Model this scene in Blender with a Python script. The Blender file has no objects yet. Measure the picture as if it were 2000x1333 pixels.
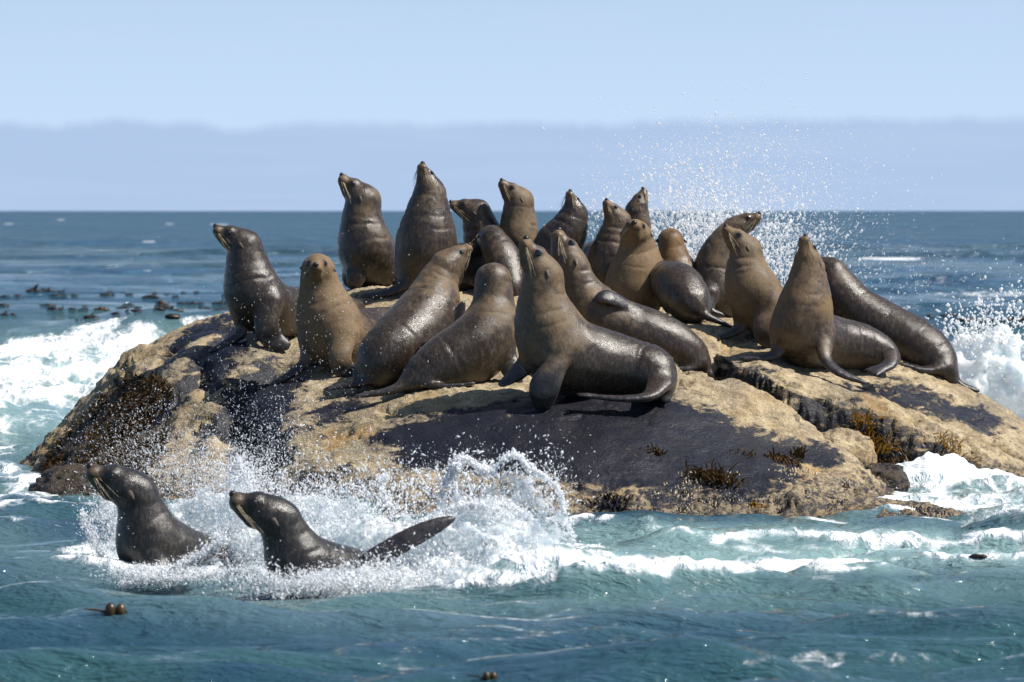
import bpy, math, random
import numpy as np
from mathutils import Vector

random.seed(7)
RNG = np.random.default_rng(7)
SC = bpy.context.scene
COL = SC.collection
R = math.radians

# ------------------------------------------------------------------ camera
CAM_H = 1.75
FPX = 8778.0
PITCH = math.atan(254.5 / FPX)
cam_data = bpy.data.cameras.new('camera')
cam = bpy.data.objects.new('camera', cam_data)
COL.objects.link(cam)
cam.location = (0, 0, CAM_H)
cam.rotation_euler = (math.pi / 2 - PITCH, 0, 0)
cam_data.sensor_width = 36.0
cam_data.lens = FPX * 36.0 / 2000.0
cam_data.clip_start = 0.5
cam_data.clip_end = 40000
cam_data.dof.use_dof = True
cam_data.dof.focus_distance = 27.2
cam_data.dof.aperture_fstop = 6.3
SC.camera = cam

# ------------------------------------------------------------------ light
SUN_DIR = Vector((0.60, -0.13, 0.78)).normalized()
SUN_EL = math.asin(SUN_DIR.z)
SUN_ROT = math.atan2(SUN_DIR.x, SUN_DIR.y)
SC.view_settings.view_transform = 'Standard'
SC.view_settings.look = 'None'
SC.view_settings.exposure = 0.52
SC.view_settings.gamma = 1.0
SC.view_settings.use_curve_mapping = False
SC.render.engine = 'CYCLES'
SC.cycles.use_denoising = True
SC.cycles.max_bounces = 6
SC.cycles.transparent_max_bounces = 12
SC.cycles.caustics_reflective = False
SC.cycles.caustics_refractive = False

world = bpy.data.worlds.new('World')
SC.world = world
world.use_nodes = True


class NT:
    """small helper for node trees"""
    def __init__(self, tree):
        self.t = tree
        tree.nodes.clear()

    def n(self, typ, **kw):
        nd = self.t.nodes.new(typ)
        for k, v in kw.items():
            if k.startswith('i_'):
                key = k[2:]
                key = int(key) if key.isdigit() else key.replace('_', ' ')
                self.s(nd.inputs[key], v)
            else:
                setattr(nd, k, v)
        return nd

    def s(self, sock, v):
        if hasattr(v, 'is_linked') or isinstance(v, bpy.types.NodeSocket):
            self.t.links.new(v, sock)
        elif isinstance(v, bpy.types.Node):
            self.t.links.new(v.outputs[0], sock)
        else:
            try:
                sock.default_value = v
            except Exception:
                sock.default_value = (v[0], v[1], v[2], 1.0) if len(v) == 3 else v

    def math(self, op, a, b=None, c=None, clamp=False):
        nd = self.t.nodes.new('ShaderNodeMath')
        nd.operation = op
        nd.use_clamp = clamp
        self.s(nd.inputs[0], a)
        if b is not None:
            self.s(nd.inputs[1], b)
        if c is not None:
            self.s(nd.inputs[2], c)
        return nd.outputs[0]

    def mix(self, f, a, b, blend='MIX'):
        nd = self.t.nodes.new('ShaderNodeMix')
        nd.data_type = 'RGBA'
        nd.blend_type = blend
        nd.clamp_factor = True
        self.s(nd.inputs[0], f)
        self.s(nd.inputs[6], (a[0], a[1], a[2], 1) if isinstance(a, tuple) else a)
        self.s(nd.inputs[7], (b[0], b[1], b[2], 1) if isinstance(b, tuple) else b)
        return nd.outputs[2]

    def sstep(self, x, e0, e1, o0=0.0, o1=1.0):
        nd = self.t.nodes.new('ShaderNodeMapRange')
        nd.interpolation_type = 'SMOOTHSTEP'
        self.s(nd.inputs[0], x)
        self.s(nd.inputs[1], e0)
        self.s(nd.inputs[2], e1)
        self.s(nd.inputs[3], o0)
        self.s(nd.inputs[4], o1)
        return nd.outputs[0]

    def noise(self, vec, scale, detail=3, rough=0.55, dist=0.0):
        nd = self.t.nodes.new('ShaderNodeTexNoise')
        if vec is not None:
            self.s(nd.inputs['Vector'], vec)
        nd.inputs['Scale'].default_value = scale
        nd.inputs['Detail'].default_value = detail
        nd.inputs['Roughness'].default_value = rough
        nd.inputs['Distortion'].default_value = dist
        return nd.outputs[0]

    def attr(self, name, typ='GEOMETRY'):
        nd = self.t.nodes.new('ShaderNodeAttribute')
        nd.attribute_type = typ
        nd.attribute_name = name
        return nd


wn = NT(world.node_tree)
tc = wn.n('ShaderNodeTexCoord')
sep = wn.n('ShaderNodeSeparateXYZ', i_0=tc.outputs['Generated'])
zup = wn.math('ADD', wn.math('MAXIMUM', sep.outputs[2], 0.0), 0.16)
comb = wn.n('ShaderNodeCombineXYZ', i_0=sep.outputs[0], i_1=sep.outputs[1], i_2=zup)
sky = wn.n('ShaderNodeTexSky')
sky.sky_type = 'NISHITA'
sky.sun_disc = False
sky.sun_elevation = SUN_EL
sky.sun_rotation = SUN_ROT
sky.altitude = 0
sky.air_density = 1.0
sky.dust_density = 0.4
sky.ozone_density = 2.0
wn.s(sky.inputs[0], wn.n('ShaderNodeVectorMath', operation='NORMALIZE', i_0=comb.outputs[0]).outputs[0])
# low bank of sea haze along the whole horizon
flat = wn.n('ShaderNodeCombineXYZ', i_0=sep.outputs[0], i_1=sep.outputs[1], i_2=0.0)
edge_n = wn.noise(flat.outputs[0], 30.0, 5, 0.6)
edge_l = wn.noise(flat.outputs[0], 3.0, 1, 0.5)
top = wn.math('ADD', wn.math('MULTIPLY', edge_n, 0.0110), wn.math('MULTIPLY', edge_l, 0.006))
top = wn.math('ADD', top, 0.0110)
bank = wn.sstep(wn.math('SUBTRACT', sep.outputs[2], top), -0.0016, 0.0018, 1.0, 0.0)
haze = wn.sstep(sep.outputs[2], 0.0, 0.15, 1.0, 0.0)
low = wn.mix(wn.math('MULTIPLY', haze, 0.80), sky.outputs[0], (5.75, 7.25, 9.25))
bankf = wn.math('MULTIPLY', bank, 0.92)
wisp_v = wn.n('ShaderNodeVectorMath', operation='MULTIPLY', i_0=tc.outputs['Generated'], i_1=(14, 14, 160))
wisp = wn.noise(wisp_v.outputs[0], 1.0, 5, 0.6, 0.6)
low = wn.mix(wn.sstep(wisp, .50, .78, 0, .5), low, (4.9, 6.2, 8.4))
bcol = wn.mix(wn.sstep(wisp, .40, .70), (3.75, 4.95, 7.05), (4.05, 5.2, 7.2))
col = wn.mix(bankf, low, bcol)
bg = wn.n('ShaderNodeBackground', i_Color=col, i_Strength=0.08)
out = wn.n('ShaderNodeOutputWorld', i_Surface=bg.outputs[0])

sun_data = bpy.data.lights.new('sun', 'SUN')
sun_data.energy = 5.0
sun_data.angle = R(0.53)
sun_data.color = (1.0, 0.95, 0.87)
sun = bpy.data.objects.new('sun', sun_data)
sun.rotation_euler = SUN_DIR.to_track_quat('Z', 'Y').to_euler()
sun.location = (10, -10, 20)
COL.objects.link(sun)

# ------------------------------------------------------------------ maths helpers
FWD = np.array([0, math.cos(PITCH), -math.sin(PITCH)])
UPV = np.array([0, math.sin(PITCH), math.cos(PITCH)])
CAM = np.array([0, 0, CAM_H])


def ray(px, py):
    d = FWD + np.array([1.0, 0, 0]) * ((px - 1000.0) / FPX) + UPV * ((666.5 - py) / FPX)
    return d / d[1]


def unp(px, py, Y):
    return CAM + ray(px, py) * Y


def proj(P):
    Q = P - CAM
    f = np.maximum(Q @ FWD, 0.05)
    return 1000.0 + FPX * Q[:, 0] / f, 666.5 - FPX * (Q @ UPV) / f


_perm = RNG.permutation(256).astype(np.int32)
_perm = np.concatenate([_perm, _perm, _perm])
_g = RNG.normal(size=(256, 3)).astype(np.float32)
_g /= np.linalg.norm(_g, axis=1)[:, None]


def perlin(P):
    P = np.asarray(P, dtype=np.float32)
    i = np.floor(P).astype(np.int32)
    f = P - i
    i &= 255
    u = f * f * f * (f * (f * 6 - 15) + 10)
    r = 0
    for dx in (0, 1):
        wx = u[:, 0] if dx else 1 - u[:, 0]
        a = _perm[(i[:, 0] + dx) & 255]
        for dy in (0, 1):
            wy = u[:, 1] if dy else 1 - u[:, 1]
            b = _perm[a + ((i[:, 1] + dy) & 255)]
            for dz in (0, 1):
                wz = u[:, 2] if dz else 1 - u[:, 2]
                g = _g[_perm[b + ((i[:, 2] + dz) & 255)]]
                d = g[:, 0] * (f[:, 0] - dx) + g[:, 1] * (f[:, 1] - dy) + g[:, 2] * (f[:, 2] - dz)
                r = r + wx * wy * wz * d
    return r * 1.5


def fbm(P, oct=4, lac=2.03, gain=0.5):
    P = np.asarray(P, dtype=np.float32)
    r, a, s = 0, 1.0, 0.0
    for k in range(oct):
        r = r + a * perlin(P + 17.3 * k)
        s += a
        a *= gain
        P = P * lac
    return r / s


def fbm2(x, y, sc, oct=4, z=0.0, gain=0.5):
    return fbm(np.stack([x * sc, y * sc, np.full_like(x, z)], 1), oct, 2.03, gain)


def sst(x, a, b):
    t = np.clip((x - a) / (b - a), 0, 1)
    return t * t * (3 - 2 * t)


def add_mesh(name, V, F, mat, parent=None, smooth=True, attrs=None):
    V = np.ascontiguousarray(V, dtype=np.float32)
    me = bpy.data.meshes.new(name)
    F = np.asarray(F, dtype=np.int32)
    me.vertices.add(len(V))
    me.vertices.foreach_set('co', V.ravel())
    k = F.shape[1]
    me.loops.add(F.size)
    me.loops.foreach_set('vertex_index', F.ravel())
    me.polygons.add(len(F))
    me.polygons.foreach_set('loop_start', np.arange(0, F.size, k, dtype=np.int32))
    if smooth:
        me.polygons.foreach_set('use_smooth', np.ones(len(F), dtype=bool))
    me.update(calc_edges=True)
    for nm, arr in (attrs or {}).items():
        a = me.attributes.new(nm, 'FLOAT', 'POINT')
        a.data.foreach_set('value', np.ascontiguousarray(arr, dtype=np.float32))
    if mat:
        me.materials.append(mat)
    o = bpy.data.objects.new(name, me)
    COL.objects.link(o)
    if parent:
        o.parent = parent
    return o


def tag(o, label, cat, group=None, kind=None):
    o['label'] = label
    if cat:
        o['category'] = cat
    if group:
        o['group'] = group
    if kind:
        o['kind'] = kind
    return o


def grid_faces(nr, nc):
    i = np.arange(nr * nc).reshape(nr, nc)
    return np.stack([i[:-1, :-1], i[:-1, 1:], i[1:, 1:], i[1:, :-1]], -1).reshape(-1, 4)


def compact(V, F, attrs=None):
    used = np.unique(F)
    m = np.full(len(V), -1, dtype=np.int64)
    m[used] = np.arange(len(used))
    return V[used], m[F], {k: a[used] for k, a in (attrs or {}).items()}


def surface_nets(f, org, h):
    """smooth closed surface of f = 0 on a regular grid"""
    nx, ny, nz = f.shape
    s = f < 0
    c = np.zeros((nx - 1, ny - 1, nz - 1), dtype=np.uint8)
    for dx in (0, 1):
        for dy in (0, 1):
            for dz in (0, 1):
                c += s[dx:nx - 1 + dx, dy:ny - 1 + dy, dz:nz - 1 + dz]
    act = (c > 0) & (c < 8)
    I = np.argwhere(act)
    idx = np.full(act.shape, -1, dtype=np.int64)
    idx[act] = np.arange(len(I))
    acc = np.zeros((len(I), 3))
    cnt = np.zeros(len(I))
    corners = [(a, b, d) for a in (0, 1) for b in (0, 1) for d in (0, 1)]
    for A in corners:
        for ax in range(3):
            if A[ax] == 0:
                B = list(A)
                B[ax] = 1
                fa = f[I[:, 0] + A[0], I[:, 1] + A[1], I[:, 2] + A[2]]
                fb = f[I[:, 0] + B[0], I[:, 1] + B[1], I[:, 2] + B[2]]
                m = (fa < 0) != (fb < 0)
                t = np.where(m, fa / np.where(m, fa - fb, 1), 0)
                p = np.tile(np.array(A, float), (len(I), 1))
                p[:, ax] += t
                acc += p * m[:, None]
                cnt += m
    V = (I + acc / cnt[:, None]) * h + org
    quads = []
    for ax in range(3):
        sl0 = [slice(None)] * 3
        sl1 = [slice(None)] * 3
        sl0[ax] = slice(0, -1)
        sl1[ax] = slice(1, None)
        a, b = s[tuple(sl0)], s[tuple(sl1)]
        e = np.argwhere(a != b)
        o1, o2 = [(1, 2), (2, 0), (0, 1)][ax]
        ok = (e[:, o1] > 0) & (e[:, o2] > 0) & (e[:, o1] < f.shape[o1] - 1) & (e[:, o2] < f.shape[o2] - 1)
        e = e[ok]
        ins = a[e[:, 0], e[:, 1], e[:, 2]]
        q = []
        for d1, d2 in ((1, 1), (0, 1), (0, 0), (1, 0)):
            k = e.copy()
            k[:, o1] -= d1
            k[:, o2] -= d2
            q.append(idx[k[:, 0], k[:, 1], k[:, 2]])
        q = np.stack(q, 1)
        q[~ins] = q[~ins][:, ::-1]
        quads.append(q)
    return V, np.concatenate(quads)


def relax(V, F, it=2, lam=0.5):
    for _ in range(it):
        acc = np.zeros_like(V)
        cnt = np.zeros(len(V))
        for a in range(4):
            for b in (1, 3):
                np.add.at(acc, F[:, a], V[F[:, (a + b) % 4]])
                np.add.at(cnt, F[:, a], 1)
        V = V + lam * (acc / np.maximum(cnt, 1)[:, None] - V)
    return V


# ------------------------------------------------------------------ rock shape
class TPS:
    def __init__(self, pts, smooth=0.002):
        P = np.array([p[:2] for p in pts])
        z = np.array([p[2] for p in pts])
        n = len(P)
        K = self.k(np.linalg.norm(P[:, None] - P[None], axis=2)) + np.eye(n) * smooth
        Q = np.hstack([np.ones((n, 1)), P])
        A = np.block([[K, Q], [Q.T, np.zeros((3, 3))]])
        s = np.linalg.solve(A, np.concatenate([z, np.zeros(3)]))
        self.P, self.w, self.a = P, s[:n], s[n:]

    @staticmethod
    def k(r):
        return np.where(r > 1e-9, r * r * np.log(np.maximum(r, 1e-9)), 0)

    def __call__(self, x, y):
        r = self.a[0] + self.a[1] * x + self.a[2] * y
        for (px, py), w in zip(self.P, self.w):
            d2 = (x - px) ** 2 + (y - py) ** 2
            r = r + w * 0.5 * d2 * np.log(np.maximum(d2, 1e-12))
        return r


def up3(lst):
    return [tuple(unp(*q)) for q in lst]


main_pts = up3([
    # front water line
    (80, 972, 27.6), (250, 990, 27.0), (430, 1000, 26.6), (600, 1000, 26.2), (850, 1015, 25.7), (1100, 1022, 25.4),
    (1350, 1015, 25.5), (1600, 1005, 25.6),
    # lower flank
    (430, 880, 27.6), (600, 890, 26.9), (850, 900, 26.3), (1100, 905, 26.0), (1350, 905, 26.1), (1560, 925, 26.3), (1690, 962, 26.4), (1771, 984, 25.7), (1880, 1006, 25.5),
    # shoulder
    (300, 860, 28.3), (420, 790, 28.4), (600, 790, 27.7), (850, 780, 27.1), (1060, 790, 26.8), (1300, 790, 26.8), (1434, 749, 27.5), (1488, 773, 27.4), (1522, 793, 27.35), (1576, 833, 27.2), (1603, 857, 27.1), (1653, 891, 27.0), (1697, 928, 26.8), (1480, 850, 26.8), (1570, 890, 26.7), (1400, 800, 26.9),
    # top
    (430, 690, 29.2), (540, 672, 29.4), (660, 725, 28.6), (760, 750, 27.8), (950, 745, 27.6), (1150, 745, 27.5), (1300, 732, 27.6), (1370, 735, 27.6),
    (330, 690, 29.6), (240, 740, 29.8), (150, 830, 29.9), (160, 890, 28.9),
    (440, 615, 30.3), (330, 655, 30.3), (240, 700, 30.4), (150, 800, 30.4), (40, 915, 30.2),
    (620, 615, 30.2), (760, 590, 30.2), (900, 590, 30.2), (1050, 610, 29.8), (1250, 620, 29.6), (1360, 635, 29.3), (1400, 675, 28.8),
    (720, 563, 31.0), (900, 560, 31.2), (1100, 570, 31.0), (1300, 590, 30.6), (1450, 635, 29.8), (1560, 660, 29.4),
])
def zed(px, Y, z):
    return ((px - 1000) / FPX * Y, Y, z)
main_pts += [zed(-120, 30.5, -.5), zed(-100, 28.5, -.5), zed(60, 26.6, -.4), zed(350, 25.7, -.4), zed(700, 25.0, -.35), zed(1100, 24.7, -.35),
             zed(1500, 24.8, -.3), zed(1850, 24.2, -.3), zed(2050, 25.0, -.3), zed(1880, 26.2, -.25), zed(1780, 27.3, -.25), zed(1700, 27.8, -.1), zed(1560, 27.75, .15), zed(1480, 27.9, .35), zed(1650, 27.4, .0), zed(1660, 28.6, -.1),
             zed(100, 31.4, -.2), zed(300, 31.8, .3), zed(500, 32.2, .6), zed(800, 32.6, .75), zed(1100, 32.6, .75), zed(1400, 32.0, .7), zed(1600, 31.0, .6),
             zed(0, 33, -.7), zed(400, 33.8, -.6), zed(800, 34.2, -.6), zed(1200, 34.2, -.6), zed(1600, 33.2, -.6), zed(1850, 31.5, -.2), zed(1800, 29.6, .2)]
base_main = TPS(main_pts)

EDGE = [(1340, 640, 29.4), (1395, 672, 28.9), (1439, 702, 28.3), (1478, 714, 28.1), (1542, 744, 27.95), (1636, 768, 27.95), (1704, 791, 28.0), (1788, 828, 28.0), (1839, 855, 28.0), (1906, 893, 28.05), (2060, 935, 28.2)]
slab_pts = up3(EDGE[1:] + [
    (1420, 655, 29.3), (1520, 692, 28.7), (1650, 728, 28.7), (1780, 762, 28.75), (1900, 815, 28.7), (2000, 865, 28.8),
    (1500, 650, 29.5), (1700, 688, 29.4), (1850, 738, 29.4), (1930, 785, 29.5), (2000, 832, 29.6),
]) + [zed(1500, 30.6, .78), zed(1750, 30.4, .55), zed(1950, 30.2, .1), zed(2150, 29.8, -.3), zed(2150, 28.5, -.1), zed(1500, 31.6, .2), zed(1850, 31.3, -.3), zed(2050, 30.6, -.4)]
base_slab = TPS(slab_pts)
edge_xy = np.array([p[:2] for p in up3(EDGE)])


def poly_dist(x, y, pts):
    """distance to polyline, side sign (+ = left of travel), parameter 0..1"""
    best = np.full(x.shape, 1e9)
    sgn = np.ones(x.shape)
    par = np.zeros(x.shape)
    n = len(pts) - 1
    for i in range(n):
        a, b = pts[i], pts[i + 1]
        d = b - a
        t = np.clip(((x - a[0]) * d[0] + (y - a[1]) * d[1]) / (d @ d), 0, 1)
        qx, qy = x - a[0] - t * d[0], y - a[1] - t * d[1]
        r = np.hypot(qx, qy)
        m = r < best
        best = np.where(m, r, best)
        sgn = np.where(m, np.where(d[0] * qy - d[1] * qx >= 0, 1, -1), sgn)
        par = np.where(m, (i + t) / n, par)
    return best, sgn, par


def slab_h(x, y):
    d, s, _ = poly_dist(x, y, edge_xy)
    sd = d * s + 0.05 * fbm2(x, y, 3.1, 3, 4.0) + 0.012 * fbm2(x, y, 9.0, 2, 8.0)
    top = base_slab(x, y)
    drop = np.where(sd < 0, -sd, 0)
    drop = drop * 4.2 - 0.10 * np.tanh(drop * 9) * 0
    rnd = 0.05 * np.exp(-(sd / 0.09) ** 2)
    return top - drop - rnd


def ray_hit(px, py, H, y0=24.0, y1=34.0, n=1600):
    Y = np.linspace(y0, y1, n)
    d = ray(px, py)
    P = CAM[None] + d[None] * Y[:, None]
    below = P[:, 2] < H(P[:, 0], P[:, 1])
    k = np.argmax(below)
    if not below[k]:
        return None
    return P[k]


def near_hit(px, py):
    p = ray_hit(px, py, rock_h)
    if p is None:
        Yv = np.linspace(27, 31.5, 400)
        Pv = CAM[None] + ray(px, py)[None] * Yv[:, None]
        p = Pv[np.argmin(Pv[:, 2] - rock_h(Pv[:, 0], Pv[:, 1]))]
    return p


# grooves and knobs of the main boulder, traced on its base shape
def trace(lst, H):
    r = []
    for q in lst:
        p = ray_hit(q[0], q[1], H)
        if p is not None:
            r.append(p[:2])
    return np.array(r)

grooves = []
for pts, depth, w in [
    ([(452, 640), (400, 690), (392, 740), (440, 775), (470, 770)], .10, .07),
    ([(560, 700), (500, 740), (462, 760), (452, 800), (480, 850), (520, 900), (500, 950)], .16, .10),
    ([(392, 740), (330, 790), (270, 820)], .08, .06),
    ([(370, 635), (330, 680), (320, 700)], .07, .06),
    ([(460, 800), (400, 830), (385, 850)], .06, .05),
    ([(470, 900), (420, 850), (380, 870)], .05, .05),
    ([(690, 800), (640, 820), (590, 850)], .03, .04),
    ([(740, 800), (790, 815)], .05, .03),
    ([(260, 720), (240, 740), (225, 770)], .08, .06),
    ([(520, 910), (600, 860), (700, 840)], .025, .05),
    ([(1350, 700), (1400, 735), (1450, 745)], .05, .05),
]:
    g = trace(pts, base_main)
    if len(g) > 1:
        grooves.append((g, depth, w))
knobs = []
for px, py, h, r in [(430, 800, .09, .13), (425, 880, .10, .14), (410, 760, .05, .12), (300, 790, .06, .18), (350, 720, .05, .2), (480, 690, .05, .22),
                     (255, 715, .08, .13), (560, 850, .05, .25), (640, 930, .06, .2), (1000, 970, .05, .2), (1570, 985, .07, .10), (1420, 985, .05, .12), (1250, 985, .04, .15), (800, 960, .05, .15)]:
    p = ray_hit(px, py, base_main)
    if p is not None:
        knobs.append((p[0], p[1], h, r))


def main_h(x, y):
    z = base_main(x, y)
    for g, d, w in grooves:
        r, s, t = poly_dist(x, y, g)
        f = np.exp(-(r / w) ** 2) * np.clip(np.minimum(t, 1 - t) * 6 + .3, 0, 1)
        z = z - d * f
    d, sg, t = poly_dist(x, y, edge_xy)
    sd = d * sg
    z = z - .45 * np.exp(-np.abs((sd + .14) / .16) ** 3) * sst(t, .10, .2)
    z = np.where((sd > -.1) & (t > .1), np.minimum(z, z - .6 * sst(sd, -.1, .3) * sst(t, .08, .2)), z)
    for kx, ky, h, r in knobs:
        z = z + h * np.exp(-(((x - kx) ** 2 + (y - ky) ** 2) / r ** 2) ** 1.4)
    return z


def rock_h(x, y):
    return np.maximum(main_h(x, y), slab_h(x, y))


def in_poly(x, y, poly):
    """signed distance to a closed polygon, + inside"""
    q = np.vstack([poly, poly[:1]])
    d, _, _ = poly_dist(x, y, q)
    ins = np.zeros(x.shape, bool)
    j = len(poly) - 1
    for i in range(len(poly)):
        xi, yi, xj, yj = poly[i][0], poly[i][1], poly[j][0], poly[j][1]
        c = ((yi > y) != (yj > y)) & (x < (xj - xi) * (y - yi) / (yj - yi + 1e-12) + xi)
        ins ^= c
        j = i
    return np.where(ins, d, -d)


# ------------------------------------------------------------------ materials
def new_mat(name):
    m = bpy.data.materials.new(name)
    m.use_nodes = True
    return m, NT(m.node_tree)


def finish(nt, shader, disp=None):
    o = nt.n('ShaderNodeOutputMaterial')
    nt.s(o.inputs['Surface'], shader)


def mat_rock():
    m, n = new_mat('rock')
    g = n.n('ShaderNodeNewGeometry')
    P = g.outputs['Position']
    z = n.n('ShaderNodeSeparateXYZ', i_0=P).outputs[2]
    big = n.noise(P, 1.6, 4, 0.6)
    mid = n.noise(P, 7.0, 5, 0.65, 0.3)
    fine = n.noise(P, 55.0, 4, 0.7)
    grit = n.noise(P, 140.0, 2, 0.6)
    c = n.mix(n.sstep(mid, .35, .68), (0.24, 0.18, 0.105), (0.48, 0.385, 0.24))
    c = n.mix(n.sstep(big, .50, .66, 0, .85), c, (0.20, 0.165, 0.115))
    streak = n.noise(n.n('ShaderNodeVectorMath', operation='MULTIPLY', i_0=P, i_1=(6, 2.2, 14)).outputs[0], 1.3, 5, 0.65, 0.6)
    c = n.mix(n.sstep(streak, .53, .66, 0, .8), c, (0.13, 0.105, 0.07))
    c = n.mix(n.sstep(streak, .44, .32, 0, .5), c, (0.56, 0.47, 0.31))
    # orange lichen and stain
    lich = n.noise(P, 3.3, 5, 0.65, 0.5)
    lm = n.math('MULTIPLY', n.sstep(lich, .54, .70), n.sstep(z, .75, .35))
    c = n.mix(n.math('MULTIPLY', lm, .75), c, (0.36, 0.185, 0.035))
    warmn = n.noise(P, 2.3, 4, .6, .3)
    c = n.mix(n.sstep(warmn, .50, .66, 0, .7), c, n.mix(.7, c, (0.30, 0.20, 0.075)))
    # grain
    c = n.mix(n.sstep(fine, .50, .36, 0, .6), c, (0.09, 0.07, 0.045))
    c = n.mix(n.sstep(grit, .60, .72, 0, .55), c, (0.66, 0.60, 0.46))
    c = n.mix(n.sstep(grit, .38, .28, 0, .5), c, (0.05, 0.04, 0.03))
    # barnacle and mussel band near the water
    band = n.sstep(n.math('ADD', z, n.math('MULTIPLY', n.math('SUBTRACT', mid, .5), .5)), .30, .08)
    mus = n.noise(P, 26.0, 4, 0.7)
    c = n.mix(n.math('MULTIPLY', band, n.sstep(mus, .46, .56)), c, (0.035, 0.028, 0.03))
    c = n.mix(n.math('MULTIPLY', band, n.sstep(mus, .44, .34, 0, .8)), c, (0.42, 0.28, 0.10))
    weed = n.math('ADD', n.attr('weed').outputs['Fac'], n.math('MULTIPLY', n.math('SUBTRACT', mus, .5), 1.3))
    wd = n.sstep(weed, .40, .62)
    c = n.mix(wd, c, (0.045, 0.030, 0.016))
    # black algae film; mask also carries shade painted on the slab's steep face
    edge = n.math('ADD', n.math('MULTIPLY', n.math('SUBTRACT', mid, .5), 1.0), n.math('MULTIPLY', n.math('SUBTRACT', fine, .5), .9))
    edge = n.math('ADD', edge, n.math('MULTIPLY', n.math('SUBTRACT', streak, .5), 2.3))
    edge = n.math('ADD', edge, n.math('MULTIPLY', n.math('SUBTRACT', big, .5), 1.1))
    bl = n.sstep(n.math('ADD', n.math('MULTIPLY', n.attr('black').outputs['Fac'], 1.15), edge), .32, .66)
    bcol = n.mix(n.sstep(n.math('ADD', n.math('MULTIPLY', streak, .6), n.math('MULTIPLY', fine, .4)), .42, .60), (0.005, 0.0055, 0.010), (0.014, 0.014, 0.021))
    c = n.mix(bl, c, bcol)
    c = n.mix(n.math('MULTIPLY', bl, n.sstep(grit, .68, .76, 0, .4)), c, (0.20, 0.18, 0.15))
    wetl = n.sstep(z, .22, .02)
    c = n.mix(n.math('MULTIPLY', wetl, .65), c, n.mix(.6, c, (0.02, 0.016, 0.012)))
    rough = n.math('SUBTRACT', .86, n.math('MULTIPLY', n.math('MULTIPLY', bl, n.sstep(streak, .35, .62, .55, 1.0)), .52))
    rough = n.math('SUBTRACT', rough, n.math('MULTIPLY', wetl, .3))
    rough = n.math('SUBTRACT', rough, n.math('MULTIPLY', wd, .25))
    hgt = n.math('ADD', n.math('MULTIPLY', n.math('MULTIPLY', mid, n.math('SUBTRACT', 1.0, n.math('MULTIPLY', bl, .95))), .6), n.math('MULTIPLY', fine, .35))
    hgt = n.math('ADD', hgt, n.math('MULTIPLY', grit, .12))
    hgt = n.math('ADD', hgt, n.math('MULTIPLY', n.math('MULTIPLY', mus, band), .5))
    hgt = n.math('ADD', hgt, n.math('MULTIPLY', streak, .5))
    bst = n.math('SUBTRACT', 1.0, n.math('MULTIPLY', bl, .35))
    b = n.n('ShaderNodeBump', i_Strength=bst, i_Distance=0.035, i_Height=hgt)
    p = n.n('ShaderNodeBsdfPrincipled', i_Base_Color=c, i_Roughness=rough, i_Normal=b.outputs[0])
    n.s(p.inputs['Specular IOR Level'], n.math('SUBTRACT', .45, n.math('MULTIPLY', bl, .17)))
    finish(n, p.outputs[0])
    return m


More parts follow.
